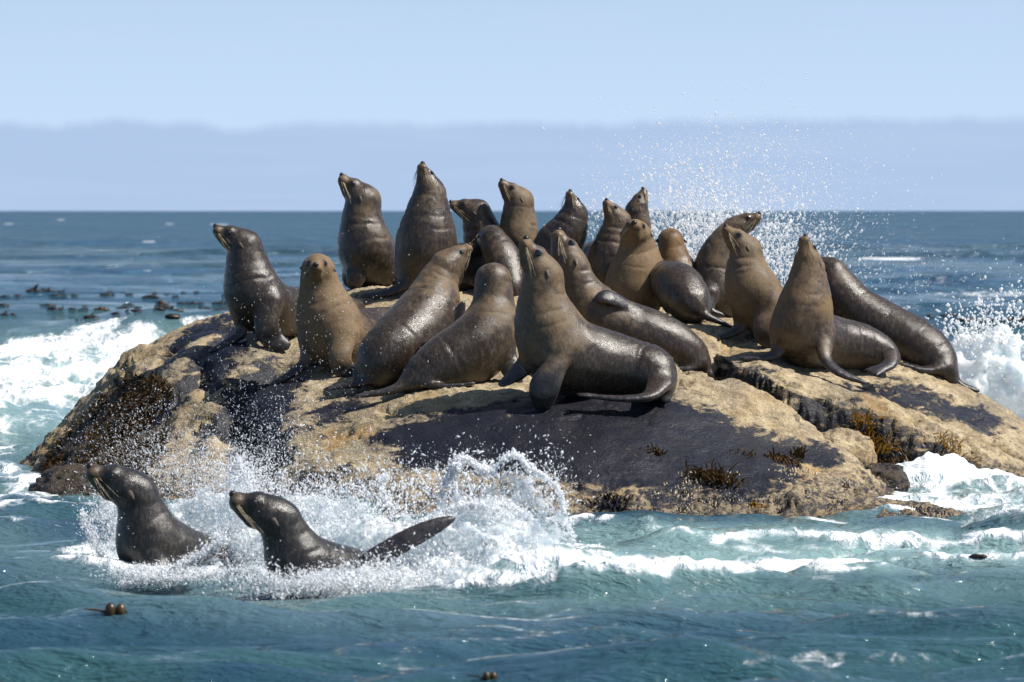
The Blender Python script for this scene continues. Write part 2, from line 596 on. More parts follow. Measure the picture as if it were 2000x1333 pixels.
def mat_seal():
    m, n = new_mat('seal_fur')
    tco = n.n('ShaderNodeTexCoord')
    P = n.n('ShaderNodeVectorMath', operation='ADD', i_0=tco.outputs['Object'], i_1=n.attr('shift', 'OBJECT').outputs['Vector']).outputs[0]
    wet = n.attr('wet', 'OBJECT').outputs['Fac']
    warm = n.attr('warm', 'OBJECT').outputs['Fac']
    flip = n.attr('flip').outputs['Fac']
    muz = n.attr('muz').outputs['Fac']
    eyed = n.attr('eyed').outputs['Fac']
    dry = n.attr('dry').outputs['Fac']
    big = n.noise(P, 5.0, 4, 0.6, 0.4)
    mid = n.noise(P, 17.0, 5, 0.65, 0.5)
    hair = n.noise(n.n('ShaderNodeVectorMath', operation='MULTIPLY', i_0=P, i_1=(1, 1, .32)).outputs[0], 190.0, 3, 0.6, 0.2)
    hair2 = n.noise(n.n('ShaderNodeVectorMath', operation='MULTIPLY', i_0=P, i_1=(1, 1, .4)).outputs[0], 60.0, 4, 0.7, 0.4)
    d = n.math('ADD', dry, n.math('MULTIPLY', n.math('SUBTRACT', big, .5), 1.4))
    d = n.math('ADD', d, n.math('MULTIPLY', n.math('SUBTRACT', mid, .5), .7))
    d = n.math('SUBTRACT', d, wet)
    dm = n.sstep(d, .44, 1.22)
    dcol = n.mix(warm, (0.170, 0.118, 0.067), (0.185, 0.102, 0.038))
    wcol = n.mix(warm, (0.024, 0.0165, 0.0112), (0.040, 0.021, 0.010))
    wcol = n.mix(n.sstep(wet, .6, .9), wcol, (0.012, 0.010, 0.009))
    c = n.mix(dm, wcol, dcol)
    c = n.mix(n.sstep(hair2, .46, .70, 0, .35), c, n.mix(.5, c, (0.33, 0.27, 0.19)))
    c = n.mix(n.sstep(mid, .52, .36, 0, .35), c, n.mix(.6, c, (0.03, 0.022, 0.016)))
    c = n.mix(n.sstep(hair, .50, .36, 0, .5), c, n.mix(.6, c, (0.02, 0.016, 0.013)))
    c = n.mix(n.math('MULTIPLY', muz, n.math('SUBTRACT', .85, n.math('MULTIPLY', wet, .45))), c, n.mix(n.sstep(mid, .4, .65), (0.12, 0.072, 0.032), (0.21, 0.135, 0.065)))
    c = n.mix(n.math('MULTIPLY', eyed, .85), c, (0.018, 0.014, 0.012))
    c = n.mix(n.sstep(flip, .35, .8), c, n.mix(n.sstep(mid, .35, .7), (0.016, 0.014, 0.015), (0.045, 0.038, 0.036)))
    rw = n.sstep(n.math('ADD', mid, n.math('MULTIPLY', n.math('SUBTRACT', big, .5), .8)), .35, .7, .25, .42)
    rough = n.n('ShaderNodeMix', data_type='FLOAT')
    n.s(rough.inputs[0], dm)
    n.s(rough.inputs[2], rw)
    n.s(rough.inputs[3], .66)
    rough2 = n.n('ShaderNodeMix', data_type='FLOAT')
    n.s(rough2.inputs[0], flip)
    n.s(rough2.inputs[2], rough.outputs[0])
    n.s(rough2.inputs[3], .33)
    hh = n.math('ADD', n.math('MULTIPLY', hair, .50), n.math('MULTIPLY', hair2, .42))
    hh = n.math('ADD', hh, n.math('MULTIPLY', mid, .35))
    fold = n.noise(n.n('ShaderNodeVectorMath', operation='MULTIPLY', i_0=P, i_1=(5, 5, 16)).outputs[0], 1.0, 3, .5, .8)
    hh = n.math('ADD', hh, n.math('MULTIPLY', n.math('POWER', n.math('ABSOLUTE', n.math('SUBTRACT', fold, .5)), .5), .12))
    b = n.n('ShaderNodeBump', i_Strength=0.45, i_Distance=0.010, i_Height=hh)
    p = n.n('ShaderNodeBsdfPrincipled', i_Base_Color=c, i_Roughness=rough2.outputs[0], i_Normal=b.outputs[0])
    spw = n.n('ShaderNodeMix', data_type='FLOAT')
    n.s(spw.inputs[0], n.math('MULTIPLY', dm, n.math('SUBTRACT', 1.0, flip)))
    n.s(spw.inputs[2], .50)
    n.s(spw.inputs[3], .22)
    n.s(p.inputs['Specular IOR Level'], spw.outputs[0])
    p.inputs['Sheen Weight'].default_value = 0.04
    p.inputs['Sheen Roughness'].default_value = 0.4
    finish(n, p.outputs[0])
    return m


def mat_simple(name, col, rough=.5, spec=.5, noise=None, bump=0.0, trans=0.0):
    m, n = new_mat(name)
    g = n.n('ShaderNodeNewGeometry')
    c = col
    nz = n.noise(g.outputs['Position'], noise or 30.0, 4, .6)
    c = n.mix(n.sstep(nz, .3, .7), tuple(v * .6 for v in col), tuple(min(1, v * 1.35) for v in col))
    p = n.n('ShaderNodeBsdfPrincipled', i_Base_Color=c, i_Roughness=rough)
    p.inputs['Specular IOR Level'].default_value = spec
    if bump:
        b = n.n('ShaderNodeBump', i_Strength=bump, i_Distance=0.01, i_Height=nz)
        n.s(p.inputs['Normal'], b.outputs[0])
    sh = p.outputs[0]
    if trans:
        t = n.n('ShaderNodeBsdfTranslucent', i_Color=c)
        mx = n.n('ShaderNodeMixShader', i_0=trans)
        n.s(mx.inputs[1], sh)
        n.s(mx.inputs[2], t.outputs[0])
        sh = mx.outputs[0]
    finish(n, sh)
    return m


def mat_drop(clear):
    m, n = new_mat('water_drop')
    p = n.n('ShaderNodeBsdfPrincipled', i_Base_Color=(.93, .95, .97, 1), i_Roughness=.25)
    t = n.n('ShaderNodeBsdfTranslucent', i_Color=(.95, .97, 1, 1))
    mx = n.n('ShaderNodeMixShader', i_0=.45)
    n.s(mx.inputs[1], p.outputs[0])
    n.s(mx.inputs[2], t.outputs[0])
    m2 = n.n('ShaderNodeMixShader', i_0=clear)
    n.s(m2.inputs[1], mx.outputs[0])
    n.s(m2.inputs[2], n.n('ShaderNodeBsdfTransparent').outputs[0])
    finish(n, m2.outputs[0])
    return m


def mat_sheet():
    m, n = new_mat('water_sheet')
    g = n.n('ShaderNodeNewGeometry')
    P = g.outputs['Position']
    a = n.noise(P, 9.0, 5, .68, 1.0)
    b = n.noise(P, 42.0, 4, .65, .6)
    tip = n.attr('tip').outputs['Fac']
    white = n.sstep(n.math('ADD', a, n.math('MULTIPLY', n.math('SUBTRACT', b, .5), .8)), .40, .62, .12, .85)
    d = n.n('ShaderNodeBsdfDiffuse', i_Color=(.92, .95, .97, 1))
    t = n.n('ShaderNodeBsdfTranslucent', i_Color=(.92, .95, .97, 1))
    dt = n.n('ShaderNodeMixShader', i_0=.5)
    n.s(dt.inputs[1], d.outputs[0])
    n.s(dt.inputs[2], t.outputs[0])
    bm = n.n('ShaderNodeBump', i_Strength=.6, i_Distance=.02, i_Height=b)
    gl = n.n('ShaderNodeBsdfGlossy', i_Color=(1, 1, 1, 1), i_Roughness=.08, i_Normal=bm.outputs[0])
    tr = n.n('ShaderNodeBsdfTransparent', i_Color=(.93, .97, .98, 1))
    cl = n.n('ShaderNodeMixShader', i_0=.12)
    n.s(cl.inputs[1], tr.outputs[0])
    n.s(cl.inputs[2], gl.outputs[0])
    w = n.n('ShaderNodeMixShader', i_0=white)
    n.s(w.inputs[1], cl.outputs[0])
    n.s(w.inputs[2], dt.outputs[0])
    hole = n.sstep(n.math('ADD', n.math('ADD', n.math('MULTIPLY', a, .7), n.math('MULTIPLY', b, .5)), n.math('MULTIPLY', tip, -.42)), .30, .40)
    o = n.n('ShaderNodeMixShader', i_0=hole)
    n.s(o.inputs[1], n.n('ShaderNodeBsdfTransparent').outputs[0])
    n.s(o.inputs[2], w.outputs[0])
    finish(n, o.outputs[0])
    return m


def mat_froth(holes):
    m, n = new_mat('froth')
    g = n.n('ShaderNodeNewGeometry')
    nz = n.noise(g.outputs['Position'], 45.0, 4, .7)
    big = n.noise(g.outputs['Position'], 6.0, 3, .6)
    c = n.mix(n.sstep(big, .42, .62), (.80, .86, .88), (.95, .96, .96))
    p = n.n('ShaderNodeBsdfPrincipled', i_Base_Color=c, i_Roughness=.35)
    b = n.n('ShaderNodeBump', i_Strength=.4, i_Distance=0.012, i_Height=nz)
    n.s(p.inputs['Normal'], b.outputs[0])
    p.inputs['Subsurface Weight'].default_value = 1.0
    p.inputs['Subsurface Radius'].default_value = (.06, .07, .08)
    p.inputs['Subsurface Scale'].default_value = 1.0
    t = n.n('ShaderNodeBsdfTranslucent', i_Color=(.85, .92, .95, 1))
    mx = n.n('ShaderNodeMixShader', i_0=.40)
    n.s(mx.inputs[1], p.outputs[0])
    n.s(mx.inputs[2], t.outputs[0])
    hole = n.noise(g.outputs['Position'], 30.0, 4, .65, .5)
    tr = n.n('ShaderNodeBsdfTransparent')
    m2 = n.n('ShaderNodeMixShader', i_0=n.sstep(hole, .44, .56, 0, holes))
    n.s(m2.inputs[1], mx.outputs[0])
    n.s(m2.inputs[2], tr.outputs[0])
    finish(n, m2.outputs[0])
    return m


def mat_sea():
    m, n = new_mat('sea_water')
    g = n.n('ShaderNodeNewGeometry')
    P = g.outputs['Position']
    foam = n.attr('foam').outputs['Fac']
    aer = n.attr('aer').outputs['Fac']
    flatp = n.n('ShaderNodeVectorMath', operation='MULTIPLY', i_0=P, i_1=(1, .55, 1)).outputs[0]
    l1 = n.noise(flatp, 2.6, 6, .68, .6)
    l2 = n.noise(flatp, 9.0, 4, .65, .8)
    lace = n.n('ShaderNodeTexVoronoi', feature='DISTANCE_TO_EDGE', i_Scale=3.4)
    wv = n.n('ShaderNodeVectorMath', operation='ADD', i_0=flatp)
    wn2 = n.n('ShaderNodeTexNoise', i_Vector=flatp, i_Scale=3.0, i_Detail=3.0)
    n.s(wv.inputs[1], n.n('ShaderNodeVectorMath', operation='SCALE', i_0=wn2.outputs[1], i_Scale=.5).outputs[0])
    n.s(lace.inputs['Vector'], wv.outputs[0])
    k = n.math('ADD', foam, n.math('MULTIPLY', n.math('SUBTRACT', l1, .5), 1.15))
    k = n.math('ADD', k, n.math('MULTIPLY', n.math('SUBTRACT', l2, .5), .5))
    k = n.math('ADD', k, n.math('MULTIPLY', n.math('MULTIPLY', n.sstep(lace.outputs[0], .16, .0), n.sstep(foam, .2, .5)), .18))
    k = n.math('MULTIPLY', k, n.sstep(foam, .01, .06))
    mask = n.math('MULTIPLY', n.sstep(k, .42, .82), .97)
    patch = n.noise(n.n('ShaderNodeVectorMath', operation='MULTIPLY', i_0=P, i_1=(.35, .8, 0)).outputs[0], 1.0, 4, .6, .5)
    deep = n.mix(n.sstep(patch, .38, .60), (0.018, 0.054, 0.086), (0.027, 0.076, 0.088))
    c = n.mix(aer, deep, (0.235, 0.36, 0.355))
    sdist = n.n('ShaderNodeVectorMath', operation='LENGTH', i_0=P).outputs['Value']
    r1 = n.noise(n.n('ShaderNodeVectorMath', operation='MULTIPLY', i_0=P, i_1=(.45, 1.5, 1)).outputs[0], 3.2, 4, .6, .4)
    r2 = n.noise(n.n('ShaderNodeVectorMath', operation='MULTIPLY', i_0=P, i_1=(.6, 1.5, 1)).outputs[0], 13.0, 3, .55, .3)
    r3 = n.noise(n.n('ShaderNodeVectorMath', operation='MULTIPLY', i_0=P, i_1=(1, 1.6, 1)).outputs[0], .35, 4, .6, .3)
    rg1 = n.math('ABSOLUTE', n.math('SUBTRACT', r1, .5))
    rg2 = n.math('ABSOLUTE', n.math('SUBTRACT', r2, .5))
    hh = n.math('ADD', n.math('MULTIPLY', rg1, -.60), n.math('MULTIPLY', rg2, -.26))
    hh = n.math('ADD', hh, n.math('MULTIPLY', r1, .12))
    farm = n.sstep(sdist, 40.0, 120.0)
    gust = n.noise(n.n('ShaderNodeVectorMath', operation='MULTIPLY', i_0=P, i_1=(.010, .030, 0)).outputs[0], 1.0, 5, .65, .5)
    gust2 = n.noise(n.n('ShaderNodeVectorMath', operation='MULTIPLY', i_0=P, i_1=(.10, .22, 0)).outputs[0], 1.0, 5, .65, .5)
    gm = n.math('ADD', n.math('MULTIPLY', gust, .5), n.math('MULTIPLY', gust2, .5))
    c = n.mix(n.math('MULTIPLY', n.sstep(gm, .42, .60), n.math('MULTIPLY', farm, .8)), c, (0.026, 0.095, 0.175))
    hh = n.math('ADD', hh, n.math('MULTIPLY', n.math('MULTIPLY', r3, farm), 14.0))
    b = n.n('ShaderNodeBump', i_Strength=.75, i_Distance=.30, i_Height=hh)
    wat = n.n('ShaderNodeBsdfPrincipled', i_Base_Color=c, i_Roughness=n.math('MULTIPLY', n.sstep(sdist, 25.0, 260.0, .05, .30), n.sstep(gm, .35, .65, .6, 1.3)), i_IOR=1.333, i_Normal=b.outputs[0])
    fb = n.n('ShaderNodeBump', i_Strength=.8, i_Distance=.04, i_Height=n.math('ADD', l2, mask))
    fo = n.n('ShaderNodeBsdfPrincipled', i_Base_Color=n.mix(n.sstep(l2, .3, .6), (.62, .72, .74), (.90, .91, .92)), i_Roughness=.55, i_Normal=fb.outputs[0])
    mx = n.n('ShaderNodeMixShader', i_0=mask)
    n.s(mx.inputs[1], wat.outputs[0])
    n.s(mx.inputs[2], fo.outputs[0])
    finish(n, mx.outputs[0])
    return m


M_ROCK = mat_rock()
M_SEAL = mat_seal()
M_SEA = mat_sea()
M_DROP = mat_drop(.12)
M_MIST = mat_drop(.42)
M_SHEET = mat_sheet()
M_FROTH = mat_froth(.85)
M_SURF = mat_froth(.12)
M_EYE = mat_simple('seal_eye', (.004, .003, .003), .06, .8)
M_NOSE = mat_simple('seal_nose', (.012, .011, .011), .35, .5, 80, .3)
M_EAR = mat_simple('seal_ear', (.075, .055, .04), .6, .4, 60)
M_WHISK = mat_simple('whisker', (.42, .34, .22), .4, .5)
M_KELP = mat_simple('kelp', (.022, .013, .007), .4, .4, 9, .3)
M_KELP_GOLD = mat_simple('kelp_gold', (.26, .14, .018), .3, .5, 14, .2, .3)
M_KELP_BROWN = mat_simple('kelp_brown', (.075, .042, .012), .35, .5, 14, .2, .2)
M_BARN = mat_simple('barnacle', (.36, .30, .21), .8, .3, 50)
M_MUSSEL = mat_simple('mussel', (.016, .014, .02), .35, .5, 60)

# ------------------------------------------------------------------ sea
def interp_px(pts, Y):
    xs = np.array([(p[0] - 1000) / FPX * p[1] for p in pts])
    return xs, np.array([p[1] for p in pts]), np.array([p[2] for p in pts])

# ridges: (px, Y of crest, height), width towards camera, width away
RIDGES = [
    ([(-500, 20.6, .0), (150, 20.7, .0), (500, 20.2, .0), (900, 20.0, .06), (1100, 19.9, .20), (1400, 20.1, .17), (1700, 20.3, .19), (2050, 20.6, .16), (2600, 21, .0)], .75, .45),
    ([(900, 23.0, .0), (1200, 23.0, .06), (1400, 23.2, .10), (1650, 23.3, .11), (1850, 23.4, .10), (2000, 23.0, .17), (2500, 23, .0)], .45, .5),
    ([(950, 24.4, .0), (1100, 24.5, .07), (1350, 24.6, .06), (1700, 24.9, .03), (2400, 25, 0)], .35, .4),
    ([(-900, 49, .0), (-200, 50, .25), (150, 50, .36), (300, 50, .48), (480, 50, .42), (700, 50, .2), (900, 50, 0)], 2.0, 2.5),
    ([(-900, 41, .1), (-100, 41.5, .36), (120, 42, .46), (250, 42, .44), (400, 42, .38), (600, 43, .2), (800, 43, 0)], 1.8, 1.5),
    ([(-600, 34, .1), (0, 35, .26), (150, 35.5, .22), (300, 36, .05), (500, 36, 0)], 1.2, 1.2),
    ([(-400, 18.2, .02), (200, 18.3, .06), (900, 18.1, .04), (1500, 18.3, .05), (2300, 18.2, .06)], .5, .6),
    ([(-400, 16.9, .05), (300, 17.1, .07), (800, 16.9, .03), (1400, 17.0, .07), (1700, 17.2, .04), (2300, 17.0, .06)], .45, .5),
]
nw = 84
wl = np.exp(RNG.uniform(math.log(.36), math.log(16), nw))
wth = RNG.normal(-math.pi / 2 - .12, .34, nw)
wph = RNG.uniform(0, 6.28, nw)
wamp = .0062 * wl ** .70 * RNG.uniform(.5, 1.4, nw) * np.where(wl < 1.6, 1.55, 1.0)


def sea_z(x, y, spacing, rockmask=True):
    z = np.zeros_like(x)
    dx = np.zeros_like(x)
    dist = np.hypot(x, y)
    for l, th, ph, a in zip(wl, wth, wph, wamp):
        k = 2 * math.pi / l
        fade = np.clip(l / (3.0 * spacing) - .5, 0, 1)
        if l > 4:
            fade = fade * (0.15 + 1.5 * sst(dist, 30, 80))
        elif l > 1.5:
            fade = fade * (0.5 + .8 * sst(dist, 28, 60))
        arg = k * (x * math.cos(th) + y * math.sin(th)) + ph
        s = np.sin(arg)
        z += a * fade * (s + .35 * (s * s - .5))
    for pts, wf, wb in RIDGES:
        xs, ys, hs = interp_px(pts, None)
        yc = np.interp(x, xs, ys) + .18 * (ys.mean() / 21) * fbm2(x, y * .2, .9, 2, ys[0])
        hh = np.interp(x, xs, hs) * (1 + .45 * fbm2(x, y * .3, 1.3 * 21 / ys.mean(), 3, ys[0] + 5))
        d = y - yc
        z += hh * np.where(d < 0, np.exp(-(d / wf) ** 2), np.exp(-(d / wb) ** 2))
    # wash pushed up in the gap beside the right slab
    for px, Y, sx, sy, h in [(1980, 27.2, .7, .7, .04), (1830, 27.3, .35, .45, .03), (2150, 27.0, .7, .8, .04)]:
        cx = (px - 1000) / FPX * Y
        z += h * np.exp(-((x - cx) / sx) ** 2 - ((y - Y) / sy) ** 2)
    return z


def cap(px, py, pts, hw):
    """soft capsule mask in the photo plan: pts [(x,y)...]"""
    d, _, _ = poly_dist(px, py * 2.2, np.array([(a, b * 2.2) for a, b in pts], float))
    return np.exp(-(d / (hw * 2.6)) ** 2)

FOAM = [
    ([(20, 668), (120, 655), (200, 641), (300, 634), (400, 630)], 10, .8),
    ([(-60, 700), (0, 690), (110, 674), (200, 668), (330, 672)], 17, .85),
    ([(-60, 735), (100, 730), (240, 715), (310, 700)], 20, .8),
    ([(-60, 790), (60, 775), (140, 770)], 16, .75),
    ([(-60, 705), (150, 700), (300, 690)], 34, .56), ([(-60, 765), (100, 760), (200, 745)], 30, .58), ([(-60, 830), (80, 820), (170, 800)], 26, .50), ([(-60, 900), (60, 890), (120, 880)], 20, .42),
    ([(-60, 850), (60, 845), (150, 830)], 18, .45),
    ([(-60, 890), (60, 880)], 12, .55),
    ([(-60, 935), (80, 930), (140, 940)], 10, .5),
    ([(-60, 985), (60, 975), (200, 985)], 9, .5),
    ([(-60, 1030), (80, 1022), (160, 1032)], 8, .45),
    ([(1030, 1022), (1150, 1014), (1260, 1020)], 8, .62),
    ([(1180, 1040), (1330, 1040), (1440, 1050)], 9, .5),
    ([(1400, 1056), (1500, 1044), (1600, 1046), (1720, 1056)], 10, .72),
    ([(1700, 1060), (1850, 1062), (1930, 1046), (2060, 1050)], 15, .75),
    ([(1000, 1085), (1120, 1090), (1200, 1100), (1300, 1108)], 20, .9),
    ([(1280, 1110), (1420, 1112), (1520, 1106), (1640, 1108)], 13, .8),
    ([(1640, 1105), (1760, 1096), (1880, 1092), (2060, 1088)], 10, .6),
    ([(1350, 1075), (1700, 1078), (2060, 1072)], 16, .42),
    ([(150, 1080), (300, 1110), (480, 1120), (700, 1130), (1050, 1125)], 24, .62),
    ([(1700, 930), (1800, 920), (1920, 905), (2060, 920)], 30, .95),
    ([(1720, 975), (1850, 985), (2060, 980)], 22, .72),
    ([(1780, 945), (2060, 950)], 16, .7),
    ([(1480, 1290), (1650, 1285), (1800, 1290), (2000, 1275)], 26, .40),
    ([(1700, 1200), (1850, 1212), (2000, 1205)], 16, .36),
    ([(150, 1290), (300, 1280)], 14, .34),
    ([(650, 1305), (900, 1315)], 18, .34),
    ([(1380, 1200), (1450, 1230)], 10, .2),
    ([(1780, 566), (1900, 575), (2060, 570)], 9, .5),
    ([(1600, 585), (1900, 600)], 5, .3),
]
AER = [
    ([(-60, 660), (150, 650), (380, 645)], 20, .35), ([(-60, 720), (150, 720), (300, 700)], 55, .8), ([(-60, 820), (100, 800)], 60, .75), ([(-60, 900), (60, 880)], 40, .35),
    ([(1050, 1040), (2060, 1050)], 18, .75), ([(1000, 1090), (1400, 1090), (2060, 1080)], 32, .85), ([(1050, 1180), (1300, 1170), (1600, 1150), (2060, 1140)], 38, .24),
    ([(0, 1060), (200, 1130), (500, 1180), (900, 1190)], 45, .22), ([(1700, 950), (2060, 950)], 60, .6),
]
rowsY = np.concatenate([np.linspace(-40, 12.5, 14), 1 / np.linspace(1 / 13.2, 1 / 160, 500), 1 / np.linspace(1 / 164, 1 / 9000, 70), [14000, 30000]])
ang = np.concatenate([-np.tan(np.linspace(R(75), R(9.5), 30)), np.linspace(-.150, .150, 640), np.tan(np.linspace(R(9.5), R(75), 30))])
YY, UU = np.meshgrid(rowsY, ang, indexing='ij')
XX = UU * np.maximum(YY, 13.0)
sp_row = np.gradient(rowsY)
SPC = np.maximum(np.repeat(np.abs(sp_row)[:, None], len(ang), 1), np.abs(np.gradient(XX, axis=1)))
x, y, spc = XX.ravel(), YY.ravel(), SPC.ravel()
z = sea_z(x, y, spc)
z = np.where(y < 12.4, z * 0, z)
ppx, ppy = proj(np.stack([x, y, z], 1))
near = (y > 13) & (y < 90)
foam = np.zeros_like(x)
aer = np.zeros_like(x)
pxn, pyn = ppx[near], ppy[near]
wx = fbm2(x[near], y[near] * .6, 1.1, 4, 1.0)
wy = fbm2(x[near], y[near] * .6, 1.1, 4, 7.0)
pxn = pxn + 60 * wx
pyn = pyn + 16 * wy
fo = np.zeros_like(pxn)
ae = np.zeros_like(pxn)
for pts, hw, st in FOAM:
    fo = np.maximum(fo, st * cap(pxn, pyn, pts, hw))
for pts, hw, st in AER:
    ae = np.maximum(ae, st * cap(pxn, pyn, pts, hw))
rh = main_h(x[near], y[near])
wash = np.exp(-((rh + .12) / .12) ** 2) * (rh < .1)
fo = np.maximum(fo, .55 * wash)
ae = np.maximum(ae, .4 * wash)
foam[near] = np.clip(fo, 0, 1)
aer[near] = np.clip(ae, 0, 1)
# scattered white caps far out
capn = fbm2(x * .35, y * .12, .55, 2, 3.3)
farc = sst(y, 90, 160) * sst(capn, .46, .56) * (y < 900)
foam = np.maximum(foam, farc * .8)
foam = np.maximum(foam, np.where((y > 14) & (y < 40), .12, 0))
lump = fbm(np.stack([x * 3.2, y * 2.2, z * 0], 1)[near], 4, 2.1, .55)
z[near] += foam[near] ** 1.5 * (.03 + .16 * lump) * np.clip(y[near] / 24, .7, 1.15)
sea = add_mesh('sea', np.stack([x, y, z], 1), grid_faces(len(rowsY), len(ang))[:, ::1], M_SEA, attrs={'foam': foam, 'aer': aer})
sea['kind'] = 'structure'
sea['label'] = 'choppy blue green sea with white foam around the rock'

SEA_X, SEA_Y, SEA_Z = x.reshape(XX.shape), y.reshape(XX.shape), z.reshape(XX.shape)
SPX, SPY = proj(np.stack([x, y, z], 1))
SPX, SPY = SPX.reshape(XX.shape), SPY.reshape(XX.shape)


def sea_at(px, py):
    """point of the displaced sea seen at a photo position"""
    r0 = 20
    k = int(np.argmin(np.abs(SPX[300] - px)))
    run = np.minimum.accumulate(SPY[r0:, k])
    i = r0 + int(np.argmax(run <= py))
    return np.array([SEA_X[i, k], SEA_Y[i, k], SEA_Z[i, k]])


# ------------------------------------------------------------------ rocks
def tri_field(px_pts, H):
    return trace(px_pts, H)

BLACK_MAIN = [
    ([(760, 850), (850, 812), (960, 790), (1080, 775), (1250, 775), (1340, 795), (1440, 835), (1540, 865), (1630, 890), (1600, 905), (1480, 900), (1560, 930), (1500, 945), (1380, 955), (1200, 950), (1060, 930), (900, 905), (800, 890)], 1.0),
    ([(470, 760), (520, 730), (600, 720), (560, 790), (540, 850), (560, 900), (520, 960), (470, 950), (450, 860), (440, 800)], .95),
    ([(395, 690), (450, 650), (480, 665), (440, 700), (420, 760), (400, 740)], .9),
    ([(250, 820), (320, 780), (390, 745), (400, 755), (340, 800), (280, 840)], .85),
    ([(320, 700), (360, 650), (440, 620), (445, 640), (380, 670), (340, 705)], .75),
    ([(385, 850), (440, 825), (450, 850), (420, 855), (395, 880)], .9),
    ([(610, 800), (720, 770), (740, 790), (650, 840), (600, 850)], .55),
    ([(560, 960), (640, 935), (700, 950), (660, 985), (570, 990)], .8),
    ([(1250, 965), (1340, 960), (1420, 965), (1400, 985), (1280, 985)], .6),
    ([(1330, 965), (1400, 940), (1480, 960), (1440, 980)], .7),
]
WEED_MAIN = [([(60, 925), (140, 810), (230, 760), (330, 790), (330, 850), (280, 930), (180, 960), (90, 975)], 1.0)]


def paint(x, y, lst, H, soft):
    r = np.zeros_like(x)
    for pts, st in lst:
        pl = trace(pts, H)
        if len(pl) < 3:
            continue
        d = in_poly(x, y, pl)
        r = np.maximum(r, st * sst(d, -soft, soft * .6))
    return r


def build_rock(name, H, x0, x1, y0, y1, dx, dy, black, weed, zoff=0.0, keep=-.3, rough=1.0, face=False):
    nx, ny = int((x1 - x0) / dx), int((y1 - y0) / dy)
    X, Y = np.meshgrid(np.linspace(x0, x1, nx), np.linspace(y0, y1, ny))
    x, y = X.ravel(), Y.ravel()
    z = H(x, y)
    Z = z.reshape(ny, nx)
    gy, gx = np.gradient(Z, (y1 - y0) / (ny - 1), (x1 - x0) / (nx - 1))
    N = np.stack([-gx.ravel(), -gy.ravel(), np.ones(nx * ny)], 1)
    slope = np.linalg.norm(N[:, :2], axis=1)
    N /= np.linalg.norm(N, axis=1)[:, None]
    P = np.stack([x, y, z], 1)
    bl = paint(x, y, black, H, .22)
    a = fbm(P * 1.9, 3)
    b = 1 - 2 * np.abs(fbm(P * 4.3 + 3, 4))
    c = fbm(P * 15 + 9, 4, 2.1, .6)
    low = sst(z, .35, .05)
    d = .045 * a + .030 * (b - .6) * (.4 + sst(slope, .3, 1.2)) + c * (.015 + .024 * low + .035 * sst(slope, .6, 1.6))
    crack = np.abs(fbm(P * np.array([1.2, 2.6, 2.0]) + 31, 3))
    d -= .06 * np.exp(-(crack / .013) ** 2) * sst(fbm(P * .9 + 5, 2), -.15, .2) * (1 - .8 * bl)
    crack2 = np.abs(fbm(P * np.array([3.4, 6.0, 5.0]) + 71, 3))
    d -= .022 * np.exp(-(crack2 / .02) ** 2) * sst(fbm(P * 1.3 + 15, 2), -.05, .25) * (1 - bl)
    led = fbm(P * np.array([2.2, 2.2, 6.0]) + 51, 2) * 6
    d += .014 * (led - np.floor(led)) * sst(fbm(P * 1.1 + 25, 2), -.1, .2) * (1 - bl)
    d = d - bl * (.7 * .03 * (b - .6) * (.4 + sst(slope, .3, 1.2)) + .85 * c * .015)
    P = P + N * d[:, None] * rough
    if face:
        bl = np.maximum(bl, .62 * sst(slope, 1.2, 2.6))  # steep face painted dark: algae plus the shade under the slab edge
    we = paint(x, y, weed, H, .15)
    F = grid_faces(ny, nx)
    k = (P[F][:, :, 2].max(1) > keep)
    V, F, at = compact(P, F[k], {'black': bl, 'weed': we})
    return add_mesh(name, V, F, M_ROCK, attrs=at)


rock = build_rock('boulder', main_h, -3.9, 3.0, 24.9, 33.0, .0115, .020, BLACK_MAIN, WEED_MAIN)
tag(rock, 'broad domed tan boulder with black algae patch on its front, under most of the seals', 'rock')
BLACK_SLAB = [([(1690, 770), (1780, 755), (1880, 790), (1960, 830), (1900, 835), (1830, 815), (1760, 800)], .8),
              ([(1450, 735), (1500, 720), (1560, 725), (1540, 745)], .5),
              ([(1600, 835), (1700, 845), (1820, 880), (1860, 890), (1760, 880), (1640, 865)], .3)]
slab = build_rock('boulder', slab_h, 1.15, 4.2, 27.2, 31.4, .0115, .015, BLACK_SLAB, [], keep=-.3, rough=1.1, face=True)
tag(slab, 'sloping tan slab boulder with shadowed broken edge on the right side of the islet', 'rock')


def blob_rock(label, px, py, Y, rx, ry, rz, seed, weed=0.0, black=0.0):
    c = unp(px, py, Y)
    n1, n2 = 90, 60
    th = np.linspace(0, 2 * math.pi, n1, endpoint=False)
    ph = np.linspace(-math.pi / 2, math.pi / 2, n2)
    T, Pp = np.meshgrid(th, ph)
    d = np.stack([np.cos(Pp) * np.cos(T), np.cos(Pp) * np.sin(T), np.sin(Pp)], -1).reshape(-1, 3)
    d = np.sign(d) * np.abs(d) ** .85
    r = 1 + .25 * fbm(d * 1.3 + seed, 3) + .12 * fbm(d * 4 + seed, 3) + .05 * fbm(d * 11 + seed, 3)
    V = c + d * r[:, None] * np.array([rx, ry, rz])
    i = np.arange(n1 * n2).reshape(n2, n1)
    j = np.roll(i, -1, 1)
    F = np.stack([i[:-1], j[:-1], j[1:], i[1:]], -1).reshape(-1, 4)
    o = add_mesh('boulder', V, F, M_ROCK, attrs={'black': np.full(len(V), black), 'weed': np.full(len(V), weed)})
    tag(o, label, 'rock')
    return o, c


